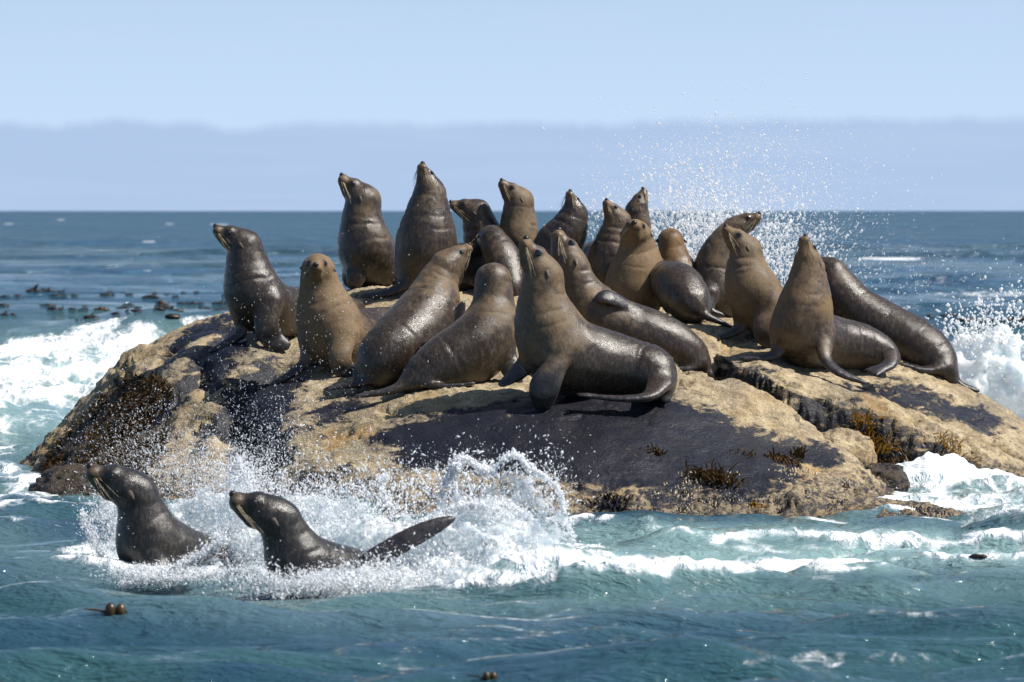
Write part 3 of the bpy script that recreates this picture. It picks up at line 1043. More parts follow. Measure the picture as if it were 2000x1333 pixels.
blob_rock('small rounded rock wedged in the gap below the slab, weed hanging over it', 1640, 905, 27.75, .22, .25, .20, 1.0, .1, .1)
blob_rock('small dark weed covered rock standing in the wash right of the boulder', 1722, 945, 27.3, .16, .2, .12, 2.0, .75, .3)
blob_rock('low dark weed covered rock at the left foot of the islet', 170, 962, 27.5, .34, .3, .16, 3.0, .8, .1)
blob_rock('small dark rock lodged in the lower front edge of the boulder', 1572, 995, 25.75, .085, .1, .075, 5.0, .3, .8)

# ------------------------------------------------------------------ seals
def catmull(P, sub):
    P = np.asarray(P, float)
    n = len(P)
    out = []
    for i in range(n - 1):
        p0 = P[max(i - 1, 0)]
        p1, p2 = P[i], P[i + 1]
        p3 = P[min(i + 2, n - 1)]
        for k in range(sub):
            t = k / sub
            out.append(.5 * ((2 * p1) + (-p0 + p2) * t + (2 * p0 - 5 * p1 + 4 * p2 - p3) * t * t + (-p0 + 3 * p1 - 3 * p2 + p3) * t ** 3))
    out.append(P[-1])
    return np.array(out)


def unit(v):
    v = np.asarray(v, float)
    return v / (np.linalg.norm(v) + 1e-9)


def d_cone(p, a, b, ra, rb):
    ba = b - a
    h = np.clip((p - a) @ ba / (ba @ ba + 1e-9), 0, 1)
    return np.linalg.norm(p - a - h[..., None] * ba, axis=-1) - (ra + (rb - ra) * h)


def d_blade(p, a, b, wa, wb, ta, tb, nrm):
    ax = b - a
    L = np.linalg.norm(ax) + 1e-9
    ax = ax / L
    nn = unit(nrm - ax * (nrm @ ax))
    wd = np.cross(ax, nn)
    q = p - a
    s = q @ ax
    h = np.clip(s / L, 0, 1)
    w, t = wa + (wb - wa) * h, ta + (tb - ta) * h
    e = s - h * L
    u, v = q @ wd, q @ nn
    k0 = np.sqrt((u * u + e * e) / w ** 2 + (v / t) ** 2)
    k1 = np.sqrt((u * u + e * e) / w ** 4 + v * v / t ** 4) + 1e-9
    return k0 * (k0 - 1) / k1


def d_ell(p, c, M, r):
    q = (p - c) @ M
    k0 = np.linalg.norm(q / r, axis=-1)
    k1 = np.linalg.norm(q / r ** 2, axis=-1) + 1e-9
    return k0 * (k0 - 1) / k1


def smin(a, b, k):
    h = np.maximum(k - np.abs(a - b), 0) / k
    return np.minimum(a, b) - h * h * k * .25


class Field:
    def __init__(self, h):
        self.h, self.prims = h, []

    def add(self, fn, lo, hi, k, kind):
        self.prims.append((fn, np.asarray(lo), np.asarray(hi), k, kind))

    def cone(self, a, b, ra, rb, k=.04, kind='body'):
        r = max(ra, rb)
        self.add(lambda p: d_cone(p, a, b, ra, rb), np.minimum(a, b) - r, np.maximum(a, b) + r, k, kind)

    def blade(self, a, b, wa, wb, ta, tb, n, k=.02, kind='flip'):
        r = max(wa, wb, ta, tb)
        self.add(lambda p: d_blade(p, a, b, wa, wb, ta, tb, n), np.minimum(a, b) - r, np.maximum(a, b) + r, k, kind)

    def ell(self, c, M, r, k=.02, kind='body'):
        m = max(r)
        rr = np.asarray(r, float)
        self.add(lambda p: d_ell(p, c, M, rr), c - m, c + m, k, kind)

    def mesh(self):
        h = self.h
        lo = np.min([q[1] for q in self.prims], 0) - 4 * h
        hi = np.max([q[2] for q in self.prims], 0) + 4 * h
        n = np.ceil((hi - lo) / h).astype(int) + 1
        f = np.full(n, 1.0, dtype=np.float64)
        g = {'body': np.full(n, 1.0, np.float32), 'flip': np.full(n, 1.0, np.float32)}
        ax = [lo[i] + h * np.arange(n[i]) for i in range(3)]
        for fn, a, b, k, kind in self.prims:
            i0 = np.maximum(np.floor((a - lo - .06) / h).astype(int), 0)
            i1 = np.minimum(np.ceil((b - lo + .06) / h).astype(int) + 1, n)
            sl = tuple(slice(i0[j], i1[j]) for j in range(3))
            X = np.stack(np.meshgrid(*[ax[j][sl[j]] for j in range(3)], indexing='ij'), -1)
            d = fn(X)
            f[sl] = smin(f[sl], d, k)
            g[kind][sl] = np.minimum(g[kind][sl], d)
        V, F = surface_nets(f, lo, h)
        V = relax(V, F, 2, .5)
        ii = np.clip(np.round((V - lo) / h).astype(int), 0, n - 1)
        db = g['body'][ii[:, 0], ii[:, 1], ii[:, 2]]
        df = g['flip'][ii[:, 0], ii[:, 1], ii[:, 2]]
        flip = sst(db - df, -.05, .05)
        return V, F, flip


def tube(P, r0, r1, ns=4):
    P = np.asarray(P, float)
    n = len(P)
    V = []
    for i in range(n):
        t = unit(P[min(i + 1, n - 1)] - P[max(i - 1, 0)])
        a = unit(np.cross(t, [.3, .2, .9]))
        b = np.cross(t, a)
        r = r0 + (r1 - r0) * i / (n - 1)
        for k in range(ns):
            an = 2 * math.pi * k / ns
            V.append(P[i] + r * (a * math.cos(an) + b * math.sin(an)))
    F = []
    for i in range(n - 1):
        for k in range(ns):
            k2 = (k + 1) % ns
            F.append((i * ns + k, i * ns + k2, (i + 1) * ns + k2, (i + 1) * ns + k))
    return np.array(V), np.array(F)


def ball(c, M, r, nu=14, nv=9):
    th = np.linspace(0, 2 * math.pi, nu, endpoint=False)
    ph = np.linspace(-math.pi / 2, math.pi / 2, nv)
    T, Pp = np.meshgrid(th, ph)
    d = np.stack([np.cos(Pp) * np.cos(T), np.cos(Pp) * np.sin(T), np.sin(Pp)], -1).reshape(-1, 3)
    V = c + (d * np.asarray(r)) @ M.T
    i = np.arange(nu * nv).reshape(nv, nu)
    j = np.roll(i, -1, 1)
    return V, np.stack([i[:-1], j[:-1], j[1:], i[1:]], -1).reshape(-1, 4)


def join(parts):
    Vs, Fs, o = [], [], 0
    for V, F in parts:
        Vs.append(V)
        Fs.append(F + o)
        o += len(V)
    return np.concatenate(Vs), np.concatenate(Fs)


SEAL_LOG = []


def make_seal(label, contact, nose, occ, spine, up, flips=(), hinds=(), wet=.15, warm=.2, Y=None, dY=0.0, blobs=(), hscale=1.0, tail=True, group='seals resting on the rock', h=.0115, dry=(1.0, .35), whisk=True):
    if Y is None:
        Y = near_hit(contact[0], contact[1])[1]
    Y = Y + dY
    if contact is not None:
        base = unp(contact[0], contact[1], Y)
    else:
        base = unp(spine[1][0], spine[1][1], Y)

    def pt(q):
        if q[2] == 'g':
            p = ray_hit(q[0], q[1], rock_h)
            if p is None:
                return unp(q[0], q[1], Y)
            return p + np.array([0, 0, .016])
        return unp(q[0], q[1], Y + q[2])

    ppm = FPX / Y
    N, O = pt(nose), pt(occ[:3])
    L = np.linalg.norm(N - O)
    a = unit(N - O)
    side = unit(np.cross(a, np.array(up, float)))
    upv = np.cross(side, a)
    rO = occ[3] / ppm * .90
    fld = Field(h)
    # spine
    S = [np.append(O, rO)] + [np.append(pt(q), q[3] / ppm * (.93 if k == 0 else 1.0)) for k, q in enumerate(spine)]
    cr = catmull(S, 5)
    gap = (cr[:, 2] - cr[:, 3] - rock_h(cr[:, 0], cr[:, 1])).min()
    for i in range(len(cr) - 1):
        fld.cone(cr[i][:3], cr[i + 1][:3], max(cr[i][3], .02), max(cr[i + 1][3], .02), .006)
    for q in blobs:
        c = pt(q)
        fld.ell(c, np.eye(3), np.full(3, q[3] / ppm), .08)
    # head, from nose backwards
    H = lambda t, s=0., u=0.: O + a * (L * (1 - t)) + side * (L * s) + upv * (L * u)
    rc = min(.335 * L, rO * 1.14)
    fld.cone(H(.80, 0, .01), O, rc, rO, .02)
    fld.cone(H(.50, 0, .065), H(.80, 0, .03), .240 * L, rc, .03)
    fld.cone(H(.34, 0, .01), H(.50, 0, .065), .170 * L, .240 * L, .012)
    fld.cone(H(.145, 0, .0), H(.34, 0, .01), .138 * L, .170 * L, .012)
    fld.cone(H(.15, 0, -.11), H(.54, 0, -.16), .098 * L, .20 * L, .02)
    for s in (-1, 1):
        Mh = np.stack([a, side, upv], 1)
        fld.ell(H(.17, s * .085, -.045), Mh, (.14 * L, .11 * L, .11 * L), .012)
        fld.ell(H(.43, s * .16, .13), Mh, (.10 * L, .06 * L, .055 * L), .02)
        fld.ell(H(.74, s * .22, -.03), Mh, (.17 * L, .11 * L, .15 * L), .04)
    # flippers
    for fl in list(flips) + list(hinds):
        Q = [np.concatenate([pt(q), [q[3] / ppm]]) for q in fl['p']]
        C = catmull(Q, 4)
        nn = unit(fl['n'])
        t0, t1 = fl.get('t', (.045, .013))
        m = len(C) - 1
        for i in range(m):
            ta, tb = t0 + (t1 - t0) * (i / m) ** .7, t0 + (t1 - t0) * ((i + 1) / m) ** .7
            wa, wb = max(C[i][3], .014), max(C[i + 1][3], .014)
            fld.blade(C[i][:3], C[i + 1][:3], wa, wb, min(ta, wa), min(tb, wb), nn, .05 if i == 0 else .008, 'body' if (i / m < fl.get('fur', .33)) else 'flip')
        for fg in range(fl.get('toes', 0)):
            k = len(C) - 1
            ax = unit(C[k][:3] - C[k - 3][:3])
            wd = unit(np.cross(ax, nn))
            off = (fg - (fl['toes'] - 1) / 2) / max(fl['toes'] - 1, 1)
            A = C[k][:3] + wd * off * C[k][3] * 1.5
            Lt = fl.get('toel', .07) * (1 - .35 * abs(off))
            fld.blade(A, A + (ax + wd * off * .5) * Lt, .018, .011, .011, .009, nn, .012)
    V, F, flip = fld.mesh()
    # creases where the neck and hips fold
    best = np.full(len(V), 1e9)
    arc = np.zeros(len(V))
    cum = 0.0
    for i in range(len(cr) - 1):
        A, B = cr[i][:3], cr[i + 1][:3]
        ba = B - A
        l2 = ba @ ba + 1e-9
        hh = np.clip((V - A) @ ba / l2, 0, 1)
        dq = np.linalg.norm(V - A - hh[:, None] * ba, axis=1)
        mm = dq < best
        best = np.where(mm, dq, best)
        arc = np.where(mm, cum + hh * math.sqrt(l2), arc)
        cum += math.sqrt(l2)
    rs = random.Random(int(nose[0]))
    wob = .025 * fbm(V * 6 + nose[0], 2)
    axn = np.array([(V[:, k] - 0) for k in range(3)]).T
    gate = sst(fbm(V * 5.0 + nose[0] * .37, 2), -.25, .25)
    pos = [rs.uniform(.015, .05), rs.uniform(.07, .12), rs.uniform(.14, .2), rs.uniform(.24, .32), cum - rs.uniform(.2, .3), cum - rs.uniform(.1, .16)]
    dis = np.zeros(len(V))
    for pz in pos:
        dis -= rs.uniform(.003, .007) * np.exp(-((arc + wob - pz) / .011) ** 2)
    dis = dis * gate * (np.linalg.norm(V - N, axis=1) > .8 * L) * (1 - flip)
    dis += .006 * fbm(V * 7 + nose[1], 3) * (np.linalg.norm(V - N, axis=1) > .9 * L)
    ctr = np.zeros_like(V)
    pts_ = cr[:, :3]
    nr = np.argmin(np.stack([np.linalg.norm(V - c, axis=1) for c in pts_], 1), 1)
    outw = V - pts_[nr]
    outw /= np.linalg.norm(outw, axis=1)[:, None] + 1e-9
    V = V + outw * dis[:, None]
    # masks
    q = V - N
    t = -(q @ a) / L
    u = (q @ upv) / L
    s = (q @ side) / L
    muz = sst(t, .42, .16) * sst(u, .22, -.02) * sst(np.hypot(u, s), .6, .3) * sst(t, -.3, -.05) * .9
    Sp = cr[:, :3]
    dd = np.stack([np.linalg.norm(V - c, axis=1) for c in Sp], 1)
    along = np.argmin(dd, 1) / (len(Sp) - 1)
    along = np.where(t < .9, 0, along)
    dr = dry[0] + (dry[1] - dry[0]) * sst(along, .1, .85)
    root = bpy.data.objects.new('fur_seal', None)
    COL.objects.link(root)
    root.location = base
    inv = -base
    eyepos = []
    eyed = np.zeros(len(V))
    kids = []

    def surf(tt, ds, du):
        d = unit(side * ds + upv * du)
        m = (np.abs(t - tt) < .07) & (np.abs(q @ side) < L) & (t > -.1) & (t < 1.1)
        idx = np.where(m)[0]
        rel = V[idx] - (N - a * L * tt)
        rel = rel - np.outer(rel @ a, a)
        sc_ = (rel @ d) / (np.linalg.norm(rel, axis=1) + 1e-6)
        k = idx[np.argmax(sc_ - .02 * np.abs(t[idx] - tt) / .07)]
        return V[k], d

    re = .090 * L
    for sg in (-1, 1):
        e, d = surf(.42, sg * .88, .48)
        d2 = unit(d * .9 + a * .35)
        ec = e - d2 * re * .50
        eyed = np.maximum(eyed, np.exp(-(np.linalg.norm(V - e, axis=1) / (re * 1.35)) ** 4))
        Me = np.stack([a, np.cross(d, a), d], 1)
        kids.append(('eye', *ball(ec, Me, (re, re * .85, re * .9)), M_EYE))
        e, d = surf(.80, sg * .97, .10)
        ec = e - d * .004
        ax = unit(-a * .9 + d * .55 - upv * .35)
        n1 = unit(np.cross(ax, d))
        pts = [ec, ec + ax * .10 * L, ec + ax * .19 * L - d * .015 * L]
        Vt, Ft = [], []
        rings = [(.0, .045), (.05, .055), (.11, .042), (.17, .022), (.20, .006)]
        ns = 8
        for ri, (dd_, rr_) in enumerate(rings):
            for kk in range(ns):
                an = 2 * math.pi * kk / ns
                Vt.append(ec + ax * dd_ * L + (n1 * math.cos(an) + d * .45 * math.sin(an)) * rr_ * L)
        for ri in range(len(rings) - 1):
            for kk in range(ns):
                k2 = (kk + 1) % ns
                Ft.append((ri * ns + kk, ri * ns + k2, (ri + 1) * ns + k2, (ri + 1) * ns + kk))
        kids.append(('ear', np.array(Vt), np.array(Ft), M_EAR))
        eyed = np.maximum(eyed, .8 * np.exp(-(np.linalg.norm(V - (e + ax * .05 * L - upv * .03 * L), axis=1) / (.06 * L)) ** 4))
    Mh = np.stack([a, side, upv], 1)
    kids.append(('nose', *ball(N - a * .035 * L + upv * .04 * L, Mh, (.070 * L, .085 * L, .072 * L), 12, 8), M_NOSE))
    if whisk:
        rn = random.Random(hash(label) % 1000 if False else len(label))
        ws = []
        for sg in (-1, 1):
            for k in range(7):
                p0 = H(.12 + .10 * rn.random(), sg * .15, -.02 - .07 * rn.random())
                ln = L * (.35 + .3 * rn.random())
                d0 = unit(side * sg * .55 - a * (.6 + .5 * rn.random()) - upv * (.15 + .4 * rn.random()))
                p1 = p0 + d0 * ln * .5
                p2 = p1 + (d0 + np.array([0, 0, -.12]) - a * .3) * ln * .5
                ws.append(tube(catmull([p0, p1, p2], 3), .0011, .0006, 3))
        kids.append(('whiskers', *join(ws), M_WHISK))
    mline = np.exp(-((u + .075) / .022) ** 2) * sst(t, .36, .28) * (t > .02)
    eyed = np.maximum(eyed, .7 * mline)
    body = add_mesh('body', V + inv, F, M_SEAL, root, attrs={'flip': flip, 'muz': muz, 'eyed': eyed, 'dry': dr})
    body['wet'] = float(wet)
    body['warm'] = float(warm)
    body['shift'] = [random.uniform(-9, 9) for _ in range(3)]
    for nm, v, f, mt in kids:
        ko = add_mesh(nm, v + inv, f, mt, root)
        if nm == 'whiskers':
            ko['kind'] = 'stuff'
    tag(root, label, 'seal', group)
    SEAL_LOG.append((label[:40], round(Y, 2), round(L, 3), round(gap, 3), len(F)))
    return root


GN = (0, -.12, 1)      # lying on the ground
FN = (0, -1, .25)      # facing the camera
SN = (-.8, -.6, .2)

make_seal('front seal with nose lifted left and long body stretched right along the rock',
          (1062, 786), (1023, 465, -.04), (1061, 540, .02, 43),
          [(1060, 590, .03, 52), (1072, 645, .05, 68), (1105, 692, .08, 77), (1175, 708, .12, 65), (1235, 720, .12, 57), (1272, 728, .08, 50), (1290, 752, .0, 30)],
          (.75, .15, .6),
          flips=[{'p': [(1098, 680, -.10, 26), (1084, 718, -.17, 23), (1064, 755, -.2, 30), (1060, 786, -.17, 22)], 'n': FN, 't': (.055, .012)},
                 {'p': [(1040, 690, .1, 24), (1015, 725, .1, 24), (985, 748, .05, 14)], 'n': (-.5, -.6, .6)}],
          hinds=[{'p': [(1288, 752, -.10, 26), (1265, 775, -.22, 16), (1210, 779, -.24, 13), (1150, 773, -.22, 8)], 'n': GN, 'toes': 3, 't': (.04, .012)},
                 {'p': [(1296, 760, -.05, 18), (1302, 780, -.1, 11)], 'n': FN}],
          wet=.12, warm=.18, dry=(1.05, .25), h=.0105)

make_seal('seal lying behind the front seal, head raised left, body sloping right to its hind flippers',
          (1345, 728), (1087, 448, .02), (1120, 528, 0, 36),
          [(1135, 570, .0, 43), (1165, 612, .0, 54), (1215, 640, .0, 54), (1265, 655, .0, 52), (1310, 675, .0, 49), (1345, 693, .0, 38), (1366, 716, .0, 20)],
          (.7, .3, .6),
          hinds=[{'p': [(1362, 708, -.05, 18), (1340, 722, -.1, 13), (1305, 716, -.1, 8)], 'n': GN, 'toes': 2}, {'p': [(1370, 712, -.02, 14), (1385, 732, -.06, 10)], 'n': FN}],
          flips=[{'p': [(1180, 660, -.1, 24), (1170, 700, -.1, 26), (1160, 730, -.1, 16)], 'n': FN},
                 {'p': [(1240, 606, -.06, 10), (1212, 590, -.13, 16), (1188, 580, -.17, 17), (1172, 582, -.18, 12)], 'n': (.15, -.75, .65), 't': (.022, .012), 'fur': .05}],
          wet=.2, warm=.22, dry=(1.0, .3))

make_seal('pale chested seal facing the camera, sitting up behind the middle of the group',
          (1240, 612), (1238, 437, -.20), (1243, 462, .02, 33),
          [(1246, 500, .05, 44), (1244, 545, .06, 59), (1236, 575, .10, 60), (1225, 590, .45, 55), (1210, 590, .85, 42), (1200, 590, 1.1, 22)],
          (.1, .4, 1),
          flips=[{'p': [(1285, 565, .05, 16), (1297, 590, .02, 12), (1305, 608, .0, 8)], 'n': (.8, -.6, .1)}],
          wet=-.25, warm=.25, dry=(1.1, .9))

make_seal('seal seen from behind with its head turned right and rump towards the camera',
          (745, 752), (920, 478, .42), (872, 518, .38, 34),
          [(855, 555, .36, 44), (842, 600, .30, 57), (812, 648, .2, 68), (776, 684, .08, 67), (747, 706, .0, 50), (738, 735, -.05, 24)],
          (-.5, -.35, .8),
          flips=[{'p': [(872, 668, .25, 18), (888, 632, .2, 17), (904, 594, .18, 7)], 'n': (.2, -1, .2)},
                 {'p': [(720, 700, .1, 14), (705, 730, .0, 16), (700, 752, .0, 10)], 'n': FN}],
          hinds=[{'p': [(728, 735, -.05, 18), (705, 748, -.08, 14), (655, 757, -.08, 11)], 'n': GN, 'toes': 3}],
          wet=.1, warm=.22, dry=(1.05, .2))

make_seal('seal showing the back of its head, half shaded, hind flippers spread on bare rock',
          (800, 768), (986, 528, .40), (964, 548, .25, 40),
          [(963, 600, .22, 46), (957, 645, .18, 60), (920, 688, .12, 66), (870, 712, .05, 57), (828, 734, .0, 40), (800, 750, -.03, 20)],
          (-.2, -.5, .9),
          flips=[{'p': [(985, 690, .1, 20), (1000, 725, .05, 20), (1010, 745, .05, 12)], 'n': FN}],
          hinds=[{'p': [(800, 748, -.06, 17), (760, 764, -.1, 12), (712, 772, -.1, 11)], 'n': GN, 'toes': 3},
                 {'p': [(825, 748, -.08, 15), (868, 755, -.14, 9), (925, 749, -.14, 5)], 'n': GN, 't': (.03, .012)}],
          wet=.15, warm=.15, dry=(1.0, .1))

make_seal('leftmost seal on the rock, dark wet fur, facing left with chest raised',
          (545, 676), (417, 443, -.03), (478, 480, 0, 36),
          [(484, 525, .0, 48), (497, 575, .0, 58), (530, 605, .12, 56), (585, 612, .4, 50), (635, 610, .65, 42), (680, 605, .8, 26), (700, 600, .85, 14)],
          (.3, -.1, 1),
          flips=[{'p': [(525, 590, -.12, 26), (520, 635, -.18, 24), (530, 660, -.18, 22), (556, 674, -.18, 13)], 'n': (-.1, -1, .45), 't': (.06, .014)},
                 {'p': [(475, 615, .0, 22), (470, 650, -.02, 15), (440, 672, -.05, 11), (412, 686, -.05, 7)], 'n': (-.3, -.5, .8)}],
          wet=.55, warm=.05, dry=(.9, .3))

make_seal('seal with tan face looking straight at the camera, left of the group',
          (665, 728), (616, 520, -.24), (621, 528, .0, 36),
          [(627, 572, .02, 46), (641, 625, .04, 62), (660, 660, .10, 64), (700, 648, .40, 45), (742, 632, .62, 33), (775, 618, .8, 18)],
          (.08, .3, 1),
          flips=[{'p': [(672, 655, -.1, 26), (664, 695, -.18, 22), (668, 716, -.18, 22), (688, 730, -.18, 13)], 'n': (-.1, -1, .45), 't': (.06, .014)},
                 {'p': [(605, 665, .0, 22), (597, 705, -.02, 14), (568, 732, -.05, 11), (530, 752, -.05, 7)], 'n': (-.3, -.5, .8)}],
          wet=-.05, warm=.2, dry=(1.1, .35))

make_seal('tall dark seal at the back left, head in profile pointing left',
          (700, 560), (664, 342, -.02), (710, 392, 0, 37),
          [(707, 435, .0, 45), (716, 488, .0, 56), (735, 520, .1, 52), (785, 530, .4, 45), (835, 540, .7, 30), (860, 550, .85, 15)],
          (.5, -.1, 1),
          flips=[{'p': [(705, 505, -.1, 22), (695, 540, -.14, 20), (692, 556, -.12, 14)], 'n': FN}, {'p': [(685, 520, .05, 16), (678, 545, .05, 12), (690, 558, .05, 9)], 'n': SN}],
          wet=.25, warm=.05, dry=(.9, .25))

make_seal('tallest seal at the back, dark wet fur, nose pointing straight up',
          (745, 580), (823, 318, -.05), (839, 375, 0, 34),
          [(836, 425, .0, 50), (833, 478, .0, 61), (838, 530, .08, 58), (882, 530, .35, 56), (940, 528, .55, 50), (980, 545, .65, 33), (998, 562, .7, 15)],
          (.55, .45, .4),
          flips=[{'p': [(800, 525, -.05, 24), (785, 558, -.08, 16), (750, 574, -.08, 10), (706, 580, -.08, 5)], 'n': (-.2, -.5, .8)}],
          hinds=[{'p': [(985, 560, .4, 14), (950, 574, .3, 12), (912, 580, .3, 9)], 'n': GN}],
          wet=.35, warm=.1, dry=(.95, .35))

make_seal('dark seal with pale whiskers facing left, its head low behind the tallest seal',
          (915, 575), (878, 396, .48), (932, 416, .5, 30),
          [(940, 450, .52, 40), (955, 490, .55, 44), (985, 530, .7, 44), (1020, 545, .95, 30), (1040, 550, 1.1, 14)],
          (.2, -.1, 1), wet=.35, warm=.25, dry=(.95, .5))

make_seal('seal turned away showing only a rounded dark back beside the low headed one',
          (985, 585), (952, 455, .55), (962, 470, .30, 29),
          [(978, 500, .25, 39), (990, 535, .2, 40), (1000, 560, .1, 26), (1004, 575, .05, 14)],
          (.2, -.3, 1), wet=.3, warm=.15, dry=(.9, .5))

make_seal('grey brown seal at the back with lifted nose, left of the dark headed leaning seal',
          (1020, 580), (977, 352, .45), (1014, 394, .5, 32),
          [(1013, 432, .5, 38), (1014, 475, .5, 43), (1022, 520, .6, 45), (1045, 545, .9, 34), (1060, 555, 1.1, 15)],
          (.6, .1, .8), wet=0, warm=.1, dry=(.95, .8))

make_seal('dark headed wet seal at the back leaning left with its nose up',
          (1090, 590), (1112, 372, .3), (1122, 418, .35, 29),
          [(1110, 450, .35, 41), (1088, 485, .38, 48), (1085, 525, .42, 50), (1110, 555, .7, 36), (1130, 565, .95, 16)],
          (.5, .4, .4), wet=.2, warm=.25, dry=(.5, 1.1))

make_seal('dark chested seal with lifted nose directly left of the pale chested seal',
          (1195, 592), (1182, 390, .25), (1206, 432, .3, 29),
          [(1200, 470, .3, 38), (1192, 512, .3, 46), (1195, 550, .36, 46), (1215, 560, .65, 38), (1225, 565, .9, 18)],
          (.6, .1, .8), wet=.2, warm=.3, dry=(1.0, .35))

make_seal('backmost seal, only its head pointing up right above the pale chested seal',
          (1240, 590), (1258, 367, .85), (1244, 412, .85, 26),
          [(1244, 450, .85, 31), (1228, 485, .88, 42), (1185, 505, .95, 42), (1155, 500, 1.1, 28), (1140, 500, 1.2, 12)],
          (-.6, -.2, .6), wet=.25, warm=.35, dry=(.9, .8))

make_seal('golden brown seal seen from behind between the pale chested seal and the splash',
          (1360, 615), (1304, 462, .55), (1311, 473, .32, 25),
          [(1316, 512, .32, 37), (1330, 548, .3, 42), (1345, 580, .25, 40), (1356, 600, .2, 22)],
          (0, -.4, 1), wet=-.1, warm=1.0, dry=(.8, .7))

make_seal('glossy dark rump and hind flippers of a seal right of the pale chested seal',
          (1378, 632), (1262, 500, .75), (1275, 530, .5, 26),
          [(1298, 545, .35, 38), (1325, 562, .15, 48), (1346, 590, .0, 42), (1364, 612, -.06, 18)],
          (0, 0, 1),
          hinds=[{'p': [(1362, 605, -.08, 14), (1385, 620, -.12, 10), (1416, 633, -.12, 7)], 'n': GN, 'toes': 2}, {'p': [(1372, 600, .05, 12), (1392, 610, .03, 8), (1412, 616, .03, 5)], 'n': GN}],
          wet=.3, warm=.35, dry=(.6, .2), whisk=False)

make_seal('dark seal twisting its head back to the right with nose raised over its neighbour',
          (1410, 625), (1486, 418, .25), (1436, 448, .28, 27),
          [(1412, 482, .28, 37), (1398, 530, .28, 45), (1406, 578, .26, 45), (1445, 595, .5, 40), (1490, 605, .8, 28), (1510, 610, .95, 13)],
          (-.4, -.1, 1), flips=[{'p': [(1385, 575, .1, 18), (1382, 605, .05, 14), (1395, 622, .05, 10)], 'n': FN}], wet=.2, warm=.1, dry=(1.0, .3))

make_seal('sleek grey seal with raised chest, just left of the brown seal on the slab',
          (1490, 672), (1414, 442, -.04), (1458, 490, 0, 33),
          [(1459, 530, .0, 45), (1472, 572, .0, 54), (1498, 605, .1, 52), (1560, 612, .4, 45), (1630, 618, .6, 36), (1668, 626, .65, 26), (1690, 634, .68, 12)],
          (.55, .05, .8),
          flips=[{'p': [(1505, 595, -.1, 26), (1492, 635, -.15, 22), (1495, 658, -.15, 20), (1520, 670, -.12, 12)], 'n': (-.1, -1, .4), 't': (.06, .014)},
                 {'p': [(1450, 620, .0, 18), (1440, 645, -.02, 14), (1395, 664, -.04, 8)], 'n': (-.3, -.5, .8)}],
          wet=.05, warm=.12, dry=(1.05, .3))

make_seal('brown seal sitting on the right slab with chest to camera and nose straight up',
          (1560, 712), (1571, 460, -.06), (1579, 520, 0, 34),
          [(1577, 562, .0, 46), (1571, 612, .0, 57), (1568, 655, .04, 60), (1622, 668, .22, 53), (1680, 676, .3, 44), (1716, 686, .3, 34), (1744, 700, .25, 16)],
          (.60, .72, .3),
          flips=[{'p': [(1530, 650, .0, 24), (1518, 688, -.06, 15), (1490, 700, -.1, 10), (1448, 700, -.1, 6)], 'n': (-.2, -.4, .9)},
                 {'p': [(1610, 650, -.08, 24), (1612, 700, -.2, 13), (1640, 728, -.3, 12), (1690, 748, -.35, 5)], 'n': (.3, -.6, .8)}],
          hinds=[{'p': [(1738, 694, .0, 18), (1738, 712, -.1, 14), (1712, 724, -.18, 14)], 'n': (0, -.5, .9), 'toes': 4, 'toel': .06}],
          wet=.05, warm=.35, dry=(1.0, .25), h=.0105)

make_seal('large dark seal on the far right, head hidden behind its neighbour, body sloping down right',
          (1850, 742), (1590, 500, .35), (1622, 532, .3, 34),
          [(1637, 562, .28, 43), (1672, 608, .25, 50), (1730, 644, .2, 53), (1790, 676, .12, 52), (1828, 704, .05, 41), (1852, 736, .0, 18)],
          (.5, -.1, 1),
          hinds=[{'p': [(1842, 718, -.05, 20), (1805, 724, -.1, 13), (1755, 710, -.1, 7)], 'n': GN, 't': (.045, .014)},
                 {'p': [(1856, 732, -.02, 14), (1875, 752, -.03, 11), (1908, 763, -.03, 8)], 'n': (.2, -.3, 1)}],
          wet=.35, warm=.25, dry=(.9, .2))

SW = 'seals swimming in the surf'
make_seal('left swimming seal, wet dark head and neck out of the surf facing left',
          None, (170, 913, -.03), (268, 966, 0, 44),
          [(280, 1012, .02, 54), (298, 1066, .05, 70), (345, 1092, .15, 68), (400, 1104, .32, 56), (450, 1122, .5, 40), (500, 1140, .65, 18)],
          (.25, -.12, 1), flips=[{'p': [(300, 1100, -.1, 20), (330, 1135, -.15, 22), (370, 1150, -.15, 12)], 'n': FN}],
          Y=21.6, wet=.9, warm=-.3, dry=(.5, .4), group=SW, h=.0105)
make_seal('right swimming seal with one long flipper lifted out of the splash',
          None, (449, 968, -.03), (548, 1018, 0, 44),
          [(566, 1062, .02, 54), (590, 1108, .05, 68), (645, 1122, .15, 62), (705, 1128, .3, 52), (760, 1140, .5, 38), (810, 1160, .65, 18)],
          (.25, -.12, 1), flips=[{'p': [(690, 1118, -.12, 20), (740, 1086, -.14, 21), (800, 1052, -.14, 21), (850, 1028, -.12, 16), (884, 1013, -.1, 7)], 'n': (.15, -1, .35), 't': (.03, .013), 'fur': .05}],
          Y=20.5, wet=.9, warm=-.3, dry=(.5, .4), group=SW, h=.0105)

